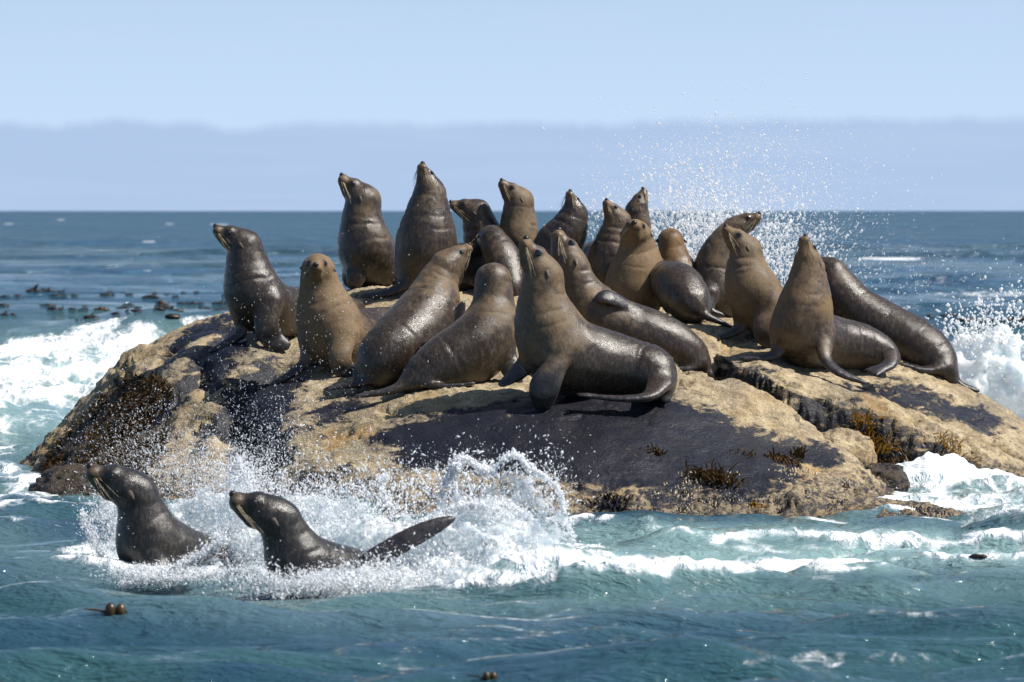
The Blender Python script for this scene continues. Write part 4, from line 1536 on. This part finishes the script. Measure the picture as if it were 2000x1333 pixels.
# ------------------------------------------------------------------ weed on the rock
def strap(root, d0, ln, w, droop, nseg=4, rn=random):
    pts, d = [np.array(root)], unit(d0)
    for i in range(nseg):
        d = unit(d + np.array([rn.uniform(-.2, .2), rn.uniform(-.2, .2), -droop]))
        pts.append(pts[-1] + d * ln / nseg)
    pts = np.array(pts)
    sd = unit(np.cross(d0, [rn.uniform(-.4, .4), 1, rn.uniform(-.4, .4)]))
    V, F = [], []
    for i, p in enumerate(pts):
        ww = w * (1 - .75 * (i / nseg) ** 2)
        V += [p - sd * ww, p + sd * ww]
    for i in range(nseg):
        F.append((2 * i, 2 * i + 1, 2 * i + 3, 2 * i + 2))
    return np.array(V), np.array(F)


def tuft(label, px, py, spread, n, ln, mat, hang=.25, w=.006, Hf=rock_h):
    c = ray_hit(px, py, Hf)
    if c is None:
        return
    parts = []
    off = np.array([(random.gauss(0, spread), random.gauss(0, spread * .6)) for _ in range(n)])
    zs = np.clip(Hf(c[0] + off[:, 0], c[1] + off[:, 1]), c[2] - .12, c[2] + .06)
    for (dx, dy), zz in zip(off, zs):
        parts.append(strap((dx, dy, zz - c[2] - .01), (dx * 2 + random.uniform(-.3, .3), -.35 + random.uniform(-.3, .3), 1), ln * random.uniform(.6, 1.2), w, hang))
    V, F = join(parts)
    o = add_mesh('seaweed_tuft', V, F, mat)
    o.location = c
    tag(o, label, 'seaweed', 'seaweed tufts on the rocks')


tuft('golden weed tuft topping the small rock in the gap below the slab', 1692, 845, .07, 150, .13, M_KELP_GOLD, .35)
tuft('dark weed curtain hanging under the golden tuft in the gap', 1705, 880, .10, 200, .15, M_KELP_BROWN, .55)
tuft('golden weed tuft on the lower slab edge just above the wash', 1852, 876, .07, 110, .12, M_KELP_GOLD, .45)
tuft('brown weed tuft on the weedy rock in the wash', 1722, 915, .07, 140, .10, M_KELP_BROWN, .5)
tuft('widest weed tuft on the lower part of the black algae patch', 1395, 935, .07, 130, .11, M_KELP_BROWN, .4)
tuft('tiny weed tuft alone on the black algae patch', 1280, 882, .025, 40, .05, M_KELP_BROWN, .4)
tuft('flat weed tuft on the right part of the black patch', 1525, 898, .04, 120, .08, M_KELP_BROWN, .5)
tuft('small weed tuft left of the flat one on the black patch', 1460, 890, .04, 60, .06, M_KELP_BROWN, .5)
tuft('small upright weed tuft at the right end of the black patch', 1558, 890, .02, 30, .08, M_KELP_BROWN, .2)
tuft('brown weed tuft at the lower right edge of the boulder', 1655, 960, .045, 70, .07, M_KELP_BROWN, .5)
tuft('purple black weed tuft low on the boulder front near the water', 1195, 985, .06, 120, .09, M_MUSSEL, .5)
tuft('golden brown weed tuft at the waterline under the boulder front', 1480, 990, .03, 50, .06, M_KELP_GOLD, .5)
tuft('yellow weed tuft on the left weedy flank', 180, 858, .03, 60, .07, M_KELP_GOLD, .5)
tuft('orange weed tuft at the foot of the left flank', 100, 945, .03, 80, .08, M_KELP_GOLD, .5)

# dense short weed over the left flank
wp = trace(WEED_MAIN[0][0], main_h)
lo, hi = wp.min(0), wp.max(0)
parts = []
cand = np.stack([RNG.uniform(lo[0], hi[0], 9000), RNG.uniform(lo[1], hi[1], 9000)], 1)
dpo = in_poly(cand[:, 0], cand[:, 1], wp)
cl = fbm2(cand[:, 0], cand[:, 1], 3.0, 3, 2.0)
cand = cand[(dpo > -.05) & (cl > -.08)][:4200]
cz = main_h(cand[:, 0], cand[:, 1])
for (cx, cy), zz in zip(cand, cz):
    if zz > -.05:
        parts.append(strap((cx, cy, zz - .01), (random.uniform(-.7, .3), -.4 + random.uniform(-.4, .4), .8), random.uniform(.04, .10), random.uniform(.005, .011), .5, 3))
V, F = join(parts)
o = add_mesh('seaweed_carpet', V, F, M_KELP_BROWN)
tag(o, 'dark brown seaweed carpet covering the left flank of the islet', 'seaweed', kind='stuff')

# barnacles and mussels along the lower rock
def scatter_cones(n, zlo, zhi, rlo, rhi, hfac, mat, name, label, cat, ns=5):
    xs = RNG.uniform(-3.6, 3.0, n * 6)
    ys = RNG.uniform(25.0, 29.0, n * 6)
    zs = main_h(xs, ys)
    cl = fbm2(xs, ys, 2.6, 3, hfac)
    m = (zs > zlo) & (zs < zhi) & (cl > 0.0)
    xs, ys, zs = xs[m][:n], ys[m][:n], zs[m][:n]
    Vs, Fs = [], []
    an = np.linspace(0, 2 * math.pi, ns, endpoint=False)
    rr = RNG.uniform(rlo, rhi, len(xs))
    for i in range(len(xs)):
        r, h = rr[i], rr[i] * hfac
        b = len(Vs) * 0 + i * (2 * ns)
        tl = RNG.normal(0, .3, 2) * r
        Vs.append(np.stack([xs[i] + r * np.cos(an), ys[i] + r * np.sin(an), np.full(ns, zs[i] - .012)], 1))
        Vs.append(np.stack([xs[i] + tl[0] + r * .45 * np.cos(an), ys[i] + tl[1] - .2 * h + r * .45 * np.sin(an), np.full(ns, zs[i] + h)], 1))
        for k in range(ns):
            k2 = (k + 1) % ns
            Fs.append((b + k, b + k2, b + ns + k2, b + ns + k))
        Fs.append((b + ns, b + ns + 1, b + ns + 2, b + ns + 3))
    o = add_mesh(name, np.concatenate(Vs), np.array(Fs), mat, smooth=False)
    tag(o, label, cat, kind='stuff')


scatter_cones(9000, -.03, .24, .003, .0085, .6, M_BARN, 'barnacles', 'pale barnacles crusting the lower boulder above the waterline', 'barnacles')
scatter_cones(6000, -.03, .16, .004, .011, .9, M_MUSSEL, 'mussels', 'dark mussels crowding the lower edge of the boulder', 'mussels')

# ------------------------------------------------------------------ floating kelp
def kelp_clump(px, py, size, label, group, mat=M_KELP, Yd=None):
    c = sea_at(px, py)
    size = size * .66
    parts = []
    for i in range(random.randint(9, 15)):
        a = random.uniform(0, 6.28)
        r = size * random.uniform(.0, .75)
        p0 = (r * math.cos(a), r * math.sin(a) * .6, -.05)
        parts.append(strap(p0, (random.uniform(-1.2, 1.2), random.uniform(-.5, .5), .9), size * random.uniform(.5, 1.2), size * random.uniform(.08, .2), .5, 5))
    V, F = ball(np.array([0, 0, .0]), np.eye(3), np.array([.5, .4, random.uniform(.08, .18)]) * size, 18, 12)
    V = V * (1 + .9 * fbm(V / size * 2.2 + random.uniform(0, 50), 3))[:, None]
    parts.append((V, F))
    V, F = join(parts)
    o = add_mesh('kelp_clump', V, F, mat)
    o.location = c
    tag(o, label, 'kelp', group)
    return o


KG = 'kelp clumps floating behind the rock'
def kelp_label(px, py):
    if px < 160:
        return 'dark kelp clump in the far row at the left edge of the sea' if py < 590 else 'dark kelp scrap in the near row at the left edge, nearer the surf'
    if px < 285:
        return 'small kelp scrap in the middle of the left bay, beside the amber mound'
    return 'dark kelp clump in the crowded patch just left of the leftmost seal'


for px, py, s in [(10, 580, .3), (35, 578, .25), (62, 574, .4), (78, 574, .35), (96, 573, .4), (112, 578, .3), (126, 580, .25), (148, 584, .2),
                  (118, 612, .2), (140, 612, .2), (10, 618, .25), (25, 622, .2), (165, 600, .15), (240, 603, .35), (250, 600, .3), (270, 608, .2), (290, 592, .35), (300, 590, .4), (315, 595, .35), (325, 603, .3), (345, 590, .2),
                  (355, 598, .25), (375, 602, .3), (395, 600, .2), (425, 596, .3), (436, 604, .25), (340, 620, .25), (180, 620, .25), (175, 628, .2), (86, 600, .15), (310, 610, .2), (230, 614, .2), (440, 580, .15)]:
    kelp_clump(px, py, s, kelp_label(px, py), KG)
for k in range(26):
    px, py = random.uniform(-5, 450), random.choice([random.gauss(577, 4), random.gauss(603, 6)])
    kelp_clump(px, py, random.uniform(.12, .3), kelp_label(px, py), KG)
kelp_clump(208, 582, .42, 'largest dark kelp mound floating alone behind the left of the islet', KG)
kelp_clump(200, 611, .38, 'amber brown kelp mound floating just behind the surf line on the left', KG, M_KELP_BROWN)
KR = 'kelp clumps floating behind the right end of the islet'
for px, py, s in [(1845, 622, .3), (1860, 624, .3), (1885, 626, .35), (1905, 628, .35), (1925, 632, .35), (1945, 634, .3), (1965, 632, .35), (1985, 628, .4), (2000, 630, .4), (1815, 620, .2)]:
    kelp_clump(px, py, s, 'dark kelp clump floating in the swell behind the right end of the islet', KR)


def bulb_kelp(label, px, py, s, Y):
    c = sea_at(px, py)
    M = np.eye(3)
    parts = [ball(np.array([-.35 * s, 0, .15 * s]), M, np.array([.42, .4, .62]) * s), ball(np.array([.4 * s, .1 * s, .12 * s]), M, np.array([.40, .4, .60]) * s),
             tube(catmull([(-.4 * s, 0, .0), (-1.3 * s, 0, .22 * s), (-2.3 * s, .1 * s, .30 * s)], 4), .14 * s, .05 * s, 6),
             strap((.6 * s, 0, 0), (1, -.1, .3), 1.2 * s, .3 * s, .5)]
    V, F = join(parts)
    o = add_mesh('kelp_piece', V, F, M_KELP_BROWN)
    o.location = c
    tag(o, label, 'kelp')


bulb_kelp('amber kelp piece with two bulbs drifting in the left foreground water', 225, 1200, .055, 19.3)
bulb_kelp('dark kelp tip poking out at the bottom edge of the foreground water', 955, 1332, .035, 16.75)
kelp_clump(1910, 1096, .13, 'dark kelp frond breaking the foamy wave crest at the right edge', None)

# ------------------------------------------------------------------ froth and spray
OCT_V = np.array([(1, 0, 0), (-1, 0, 0), (0, 1, 0), (0, -1, 0), (0, 0, 1), (0, 0, -1)], float)
OCT_F = np.array([(0, 2, 4), (2, 1, 4), (1, 3, 4), (3, 0, 4), (2, 0, 5), (1, 2, 5), (3, 1, 5), (0, 3, 5)])


TET_V = np.array([(.94, 0, -.33), (-.47, .82, -.33), (-.47, -.82, -.33), (0, 0, 1.0)]) * 1.25
TET_F = np.array([(0, 2, 1), (0, 1, 3), (1, 2, 3), (2, 0, 3)])


def drops(P, r, vel=None, stretch=None):
    big = r > .0034
    out = [_drops(P[k], r[k], None if vel is None else vel[k], None if stretch is None else stretch[k], *sh) for k, sh in ((big, (OCT_V, OCT_F)), (~big, (TET_V, TET_F))) if k.any()]
    return join(out)


def _drops(P, r, vel, stretch, BV, BF):
    n = len(P)
    V = np.repeat(BV[None], n, 0) * r[:, None, None]
    if vel is not None:
        t = vel / (np.linalg.norm(vel, axis=1)[:, None] + 1e-9)
        dt = np.einsum('nvk,nk->nv', V, t)
        V = V + dt[:, :, None] * t[:, None, :] * (stretch[:, None, None])
    V = V + P[:, None]
    F = BF[None] + (np.arange(n) * len(BV))[:, None, None]
    return V.reshape(-1, 3), F.reshape(-1, 3)


def spray(name, label, clusters, mat=None, rs=1.0, st=.8):
    """clusters: px, py, sx, sy (pixels), Y, sY, n, rmin, rmax"""
    Ps, Rs, Vs = [], [], []
    for px, py, sx, sy, Y, sY, n, r0, r1 in clusters:
        a = RNG.normal(0, 1, n) * sx + px
        b = RNG.normal(0, 1, n) * sy + py
        yy = Y + RNG.normal(0, 1, n) * sY
        P = np.array([unp(i, j, k) for i, j, k in zip(a, b, yy)])
        u = RNG.random(n)
        r = rs * (r0 ** -1.6 + u * (r1 ** -1.6 - r0 ** -1.6)) ** (-1 / 1.6)
        Ps.append(P)
        Rs.append(r)
        Vs.append(np.stack([(a - px) / sx * .6 + RNG.normal(0, .5, n), RNG.normal(0, .3, n), 1 + RNG.normal(0, .7, n)], 1))
    P, r, v = np.concatenate(Ps), np.concatenate(Rs), np.concatenate(Vs)
    ok = P[:, 2] > -.02
    V, F = drops(P[ok], r[ok], v[ok], np.abs(RNG.normal(0, st, ok.sum())))
    o = add_mesh(name, V, F, mat or M_DROP)
    tag(o, label, 'spray', kind='stuff')


spray('spray', 'fine white spray thrown up behind the right half of the seal group', [
    (1400, 350, 110, 70, 32.6, .5, 1814, 0.0021, 0.0124), (1330, 400, 80, 60, 32.4, .5, 2073, 0.0021, 0.014), (1450, 380, 120, 60, 32.6, .5, 1555, 0.0021, 0.0116), (1420, 260, 110, 60, 32.8, .5, 440, 0.0016, 0.0078),
    (1360, 450, 75, 40, 32.2, .5, 2851, 0.0026, 0.0163), (1480, 470, 75, 50, 32.2, .5, 2592, 0.0021, 0.014), (1540, 520, 60, 45, 32.0, .5, 2332, 0.0021, 0.014), (1180, 430, 40, 35, 32.2, .5, 673, 0.0021, 0.0109),
    (1600, 470, 90, 90, 32.2, .6, 1814, 0.0016, 0.0085), (1750, 560, 110, 70, 32.0, .6, 673, 0.0016, 0.007), (1400, 520, 70, 40, 32.0, .4, 1814, 0.0026, 0.0171), (1500, 180, 70, 40, 32.8, .5, 77, 0.0016, 0.0054), (1600, 330, 90, 60, 32.6, .5, 311, 0.0016, 0.0062),
], M_MIST, .9, 1.0)
spray('spray', 'white droplets flying around the surf at the right edge behind the slab', [
    (1960, 620, 45, 30, 31.0, .4, 320, .004, .014), (1900, 650, 45, 25, 31.0, .4, 500, .004, .016), (1990, 560, 40, 50, 31.0, .4, 60, .003, .010),
])
spray('spray', 'white splash droplets thrown up around the two swimming seals', [
    (420, 930, 80, 36, 22.8, .35, 4500, .0013, .0055), (330, 900, 80, 45, 23.2, .4, 3000, .0011, .0045), (480, 960, 45, 36, 22.3, .3, 4000, .0014, .007), (225, 1030, 32, 42, 22.1, .25, 3500, .0014, .006),
    (450, 1070, 40, 30, 22.0, .2, 2000, .0014, .007), (600, 990, 60, 30, 21.8, .35, 3500, .0014, .007), (690, 1000, 80, 35, 21.6, .35, 4000, .0014, .008), (760, 950, 70, 35, 21.8, .35, 1500, .0014, .008),
    (900, 940, 60, 30, 21.6, .3, 1200, .0014, .009), (1000, 930, 60, 35, 21.5, .3, 700, .0014, .008), (1080, 960, 22, 45, 21.2, .3, 500, .0014, .008), (960, 1010, 70, 30, 21.0, .3, 2500, .0014, .008),
    (610, 1140, 70, 14, 20.0, .10, 2000, .0014, .008), (480, 1120, 40, 24, 20.6, .2, 1800, .0014, .007), (820, 1110, 80, 26, 20.3, .25, 2500, .0014, .008), (330, 1125, 45, 10, 21.1, .15, 1200, .0014, .007),
    (500, 800, 120, 80, 23.4, .6, 1400, .001, .0032), (620, 640, 120, 90, 23.5, .8, 240, .0012, .003), (450, 600, 120, 60, 24, .8, 60, .0012, .003), (1000, 1120, 120, 26, 20.3, .3, 1500, .0014, .007), (540, 870, 60, 50, 23, .5, 2000, .001, .0045),
    (250, 850, 70, 50, 24, .5, 1200, .001, .004), (640, 1140, 60, 14, 19.95, .06, 3500, .0014, .007), (740, 1130, 50, 18, 20.1, .08, 2500, .0014, .007), (300, 1120, 50, 10, 21.2, .1, 2000, .0014, .006),
], None, .78, 1.8)


def strings(name, label, arcs):
    Ps, Rs = [], []
    for pts, Y, n, jit, r0, r1 in arcs:
        C = catmull(np.array(pts, float), 12)
        t = RNG.random(n) * (len(C) - 1.001)
        i = t.astype(int)
        q = C[i] + (C[i + 1] - C[i]) * (t - i)[:, None]
        w = np.abs(fbm2(t * .55, t * 0, 1.0, 2, Y)) * 2.2 + .25
        q = q + RNG.normal(0, 1, (n, 2)) * jit * w[:, None]
        u = RNG.random(n)
        r = (r0 ** -1.4 + u * (r1 ** -1.4 - r0 ** -1.4)) ** (-1 / 1.4)
        Ps.append(np.array([unp(a, b, Y + c) for (a, b), c in zip(q, RNG.normal(0, .03, n))]))
        Rs.append(r)
    P, r = np.concatenate(Ps), np.concatenate(Rs)
    V, F = drops(P, r, RNG.normal(0, 1, P.shape), np.abs(RNG.normal(0, 1.0, len(r))))
    o = add_mesh(name, V, F, M_DROP)
    tag(o, label, 'spray', kind='stuff')


strings('spray', 'lacy crown of water thrown up in front of the boulder by the right swimmer', [
    ([(850, 1030), (860, 980), (880, 920), (900, 895), (935, 910), (960, 925)], 21.3, 1500, 6, .002, .010),
    ([(900, 900), (885, 940), (905, 980), (930, 1000)], 21.3, 900, 6, .002, .010),
    ([(960, 925), (985, 895), (1010, 890), (1035, 915), (1070, 935), (1095, 965), (1100, 1000)], 21.2, 1300, 5, .002, .010),
    ([(930, 990), (960, 985), (1000, 990), (1040, 1020), (1070, 1060), (1085, 1110)], 20.9, 1600, 6, .002, .011),
    ([(870, 1000), (920, 985), (980, 1000), (1020, 1050), (1035, 1100)], 20.8, 1400, 7, .002, .011),
    ([(1085, 1040), (1095, 1015), (1110, 1030), (1120, 1060)], 20.9, 350, 5, .002, .008),
    ([(440, 990), (455, 930), (465, 900), (480, 925), (490, 960)], 22.3, 900, 6, .0018, .008),
    ([(770, 1000), (745, 950), (755, 930)], 21.7, 350, 8, .002, .009),
    ([(160, 1000), (175, 1040), (200, 1090)], 21.9, 500, 9, .0018, .007),
    ([(235, 1142), (290, 1128), (350, 1105), (400, 1078), (440, 1050)], 21.1, 3200, 9, .0014, .0065),
    ([(250, 1120), (330, 1130), (420, 1120), (480, 1115)], 21.0, 2200, 9, .0014, .006),
    ([(500, 1110), (560, 1150), (640, 1150), (730, 1135)], 20.0, 2200, 10, .0014, .006),
])


def sheet(parts, pts, Y, rise, lean, curl, seed):
    """thin torn sheet of water: pts = photo trace of its root, rise in metres"""
    C = catmull(np.array(pts, float), 10)
    root = np.array([unp(a, b, Y) for a, b in C])
    nv = 26
    V, T = [], []
    for j in range(nv):
        v = j / (nv - 1)
        for i, p in enumerate(root):
            u = i / (len(root) - 1)
            hgt = rise * (.55 + .45 * math.sin(math.pi * u)) * (1 + .35 * math.sin(7 * u + seed))
            V.append(p + np.array([lean * v + curl * v * v * .5, -.10 * v * v + .04 * math.sin(5 * u + seed), hgt * (1.25 * v - .55 * curl * v * v * 2 if curl else v)]))
            T.append(v * .9 + .35 * max(0, abs(u - .5) * 2 - .6))
    V = np.array(V)
    V += .035 * np.stack([fbm(V * 6 + seed, 3), fbm(V * 6 + seed + 7, 3), fbm(V * 6 + seed + 13, 3)], 1)
    parts.append((V, grid_faces(nv, len(root)), np.array(T)))


sh = []
sheet(sh, [(840, 1075), (900, 1060), (960, 1062), (1010, 1080)], 20.8, .26, .10, .18, 1.0)
sheet(sh, [(900, 1085), (970, 1072), (1030, 1085), (1070, 1105)], 20.6, .22, .08, .16, 2.3)
sheet(sh, [(760, 1060), (830, 1045), (890, 1040)], 21.2, .17, .06, .10, 3.1)
sheet(sh, [(600, 1030), (680, 1035), (760, 1045)], 21.5, .16, -.04, .05, 4.4)
sheet(sh, [(400, 1040), (460, 1020), (520, 1015)], 22.2, .18, .02, .06, 5.2)
sheet(sh, [(180, 1075), (215, 1090), (250, 1105)], 21.9, .16, -.08, .05, 6.6)
sheet(sh, [(330, 1125), (390, 1115), (440, 1105)], 21.2, .05, -.06, .04, 7.7)
sheet(sh, [(560, 1150), (640, 1140), (720, 1128)], 20.1, .07, -.05, .03, 8.8)
sheet(sh, [(870, 1010), (930, 990), (1000, 985), (1060, 1000)], 21.3, .15, .06, .10, 9.9)
Vs, Fs = join([(a, b) for a, b, c in sh])
o = add_mesh('water_sheets', Vs, Fs, M_SHEET, attrs={'tip': np.concatenate([c for a, b, c in sh])})
tag(o, 'thin torn sheets of water thrown up around the two swimming seals', 'splash', kind='stuff')


def froth(name, label, lo, hi, h, shape, seed, nsc=7.0, amp=.16, fizz=14000, mat=None):
    n = np.ceil((np.array(hi) - lo) / h).astype(int)
    ax = [lo[i] + h * np.arange(n[i]) for i in range(3)]
    X = np.stack(np.meshgrid(*ax, indexing='ij'), -1).reshape(-1, 3)
    d = shape(X)
    f = np.full(len(X), 1.0)
    m = np.abs(d) < amp * 1.3
    q = X[m]
    f[~m] = d[~m]
    w = q + .05 * np.stack([fbm(q * 5 + seed, 2), fbm(q * 5 + seed + 9, 2), fbm(q * 5 + seed + 20, 2)], 1)
    nn = fbm(w * nsc * np.array([1, 1, .75]) + seed, 5, 2.15, .58)
    f[m] = d[m] + amp * nn * 1.25
    f = f.reshape(n)
    f[0], f[-1], f[:, 0], f[:, -1], f[:, :, 0], f[:, :, -1] = 1, 1, 1, 1, 1, 1
    V, F = surface_nets(f, np.array(lo), h)
    o = add_mesh(name, V, F, mat or M_FROTH)
    tag(o, label, 'foam', kind='stuff')
    k = RNG.choice(len(V), min(len(V), fizz), replace=False)
    P = V[k] + RNG.normal(0, 1, (len(k), 3)) * np.array([.018, .018, .022])
    P = P[P[:, 2] > -.02]
    u = RNG.random(len(P))
    r = (.0014 ** -1.8 + u * (.0075 ** -1.8 - .0014 ** -1.8)) ** (-1 / 1.8)
    Vd, Fd = drops(P, r * min(h / .0125, 1.5) * .85, RNG.normal(0, 1, P.shape), np.abs(RNG.normal(0, .8, len(P))))
    d = add_mesh('spray', Vd, Fd, M_DROP)
    tag(d, 'fine white droplets hugging the ' + label.replace('white churning ', '').replace('thick white ', ''), 'spray', kind='stuff')


def mounds(lst):
    cs = [(unp(px, py, Y), rx, ry, rz) for px, py, Y, rx, ry, rz in lst]

    def f(X):
        r = np.full(len(X), 9.0)
        for c, rx, ry, rz in cs:
            R3 = np.array([rx, ry, rz])
            rel = (X - c) / R3
            rel[:, 2] = np.maximum(rel[:, 2], 0)
            k = np.linalg.norm(rel, axis=1)
            r = smin(r, (k - 1) * min(rx, ry, rz), .08)
        return r
    lo = np.min([c - np.array([rx, ry, rz]) for c, rx, ry, rz in cs], 0) - .12
    hi = np.max([c + np.array([rx, ry, rz]) for c, rx, ry, rz in cs], 0) + .12
    lo[2] = max(lo[2], -.10)
    return f, lo, hi


f, lo, hi = mounds([(1960, 790, 31.0, .55, .4, .42), (1890, 770, 31.1, .35, .35, .30), (2050, 790, 31.0, .5, .4, .45), (2150, 800, 30.8, .5, .4, .35), (1930, 690, 31.0, .22, .2, .14)])
froth('surf_splash', 'thick white surf piled up behind the right end of the slab', lo, hi, .022, f, 3.0, 5.0, .16, 9000, M_SURF)
f, lo, hi = mounds([(640, 1062, 21.5, .28, .13, .08), (760, 1068, 21.2, .32, .15, .10), (890, 1062, 20.9, .28, .16, .12), (980, 1072, 20.7, .24, .16, .10), (1060, 1105, 20.5, .22, .16, .05), (850, 1132, 20.3, .30, .12, .035)])
froth('surf_splash', 'white churning splash behind and beside the right swimming seal', lo, hi, .0125, f, 11.0, 8.0, .12, 16000)
f, lo, hi = mounds([(450, 1080, 22.1, .16, .10, .06), (510, 1050, 22.0, .18, .12, .08), (440, 1000, 22.6, .20, .10, .08), (300, 1015, 23.0, .22, .10, .06)])
froth('surf_splash', 'white churning splash between the two swimming seals', lo, hi, .0125, f, 23.0, 8.0, .12, 11000)
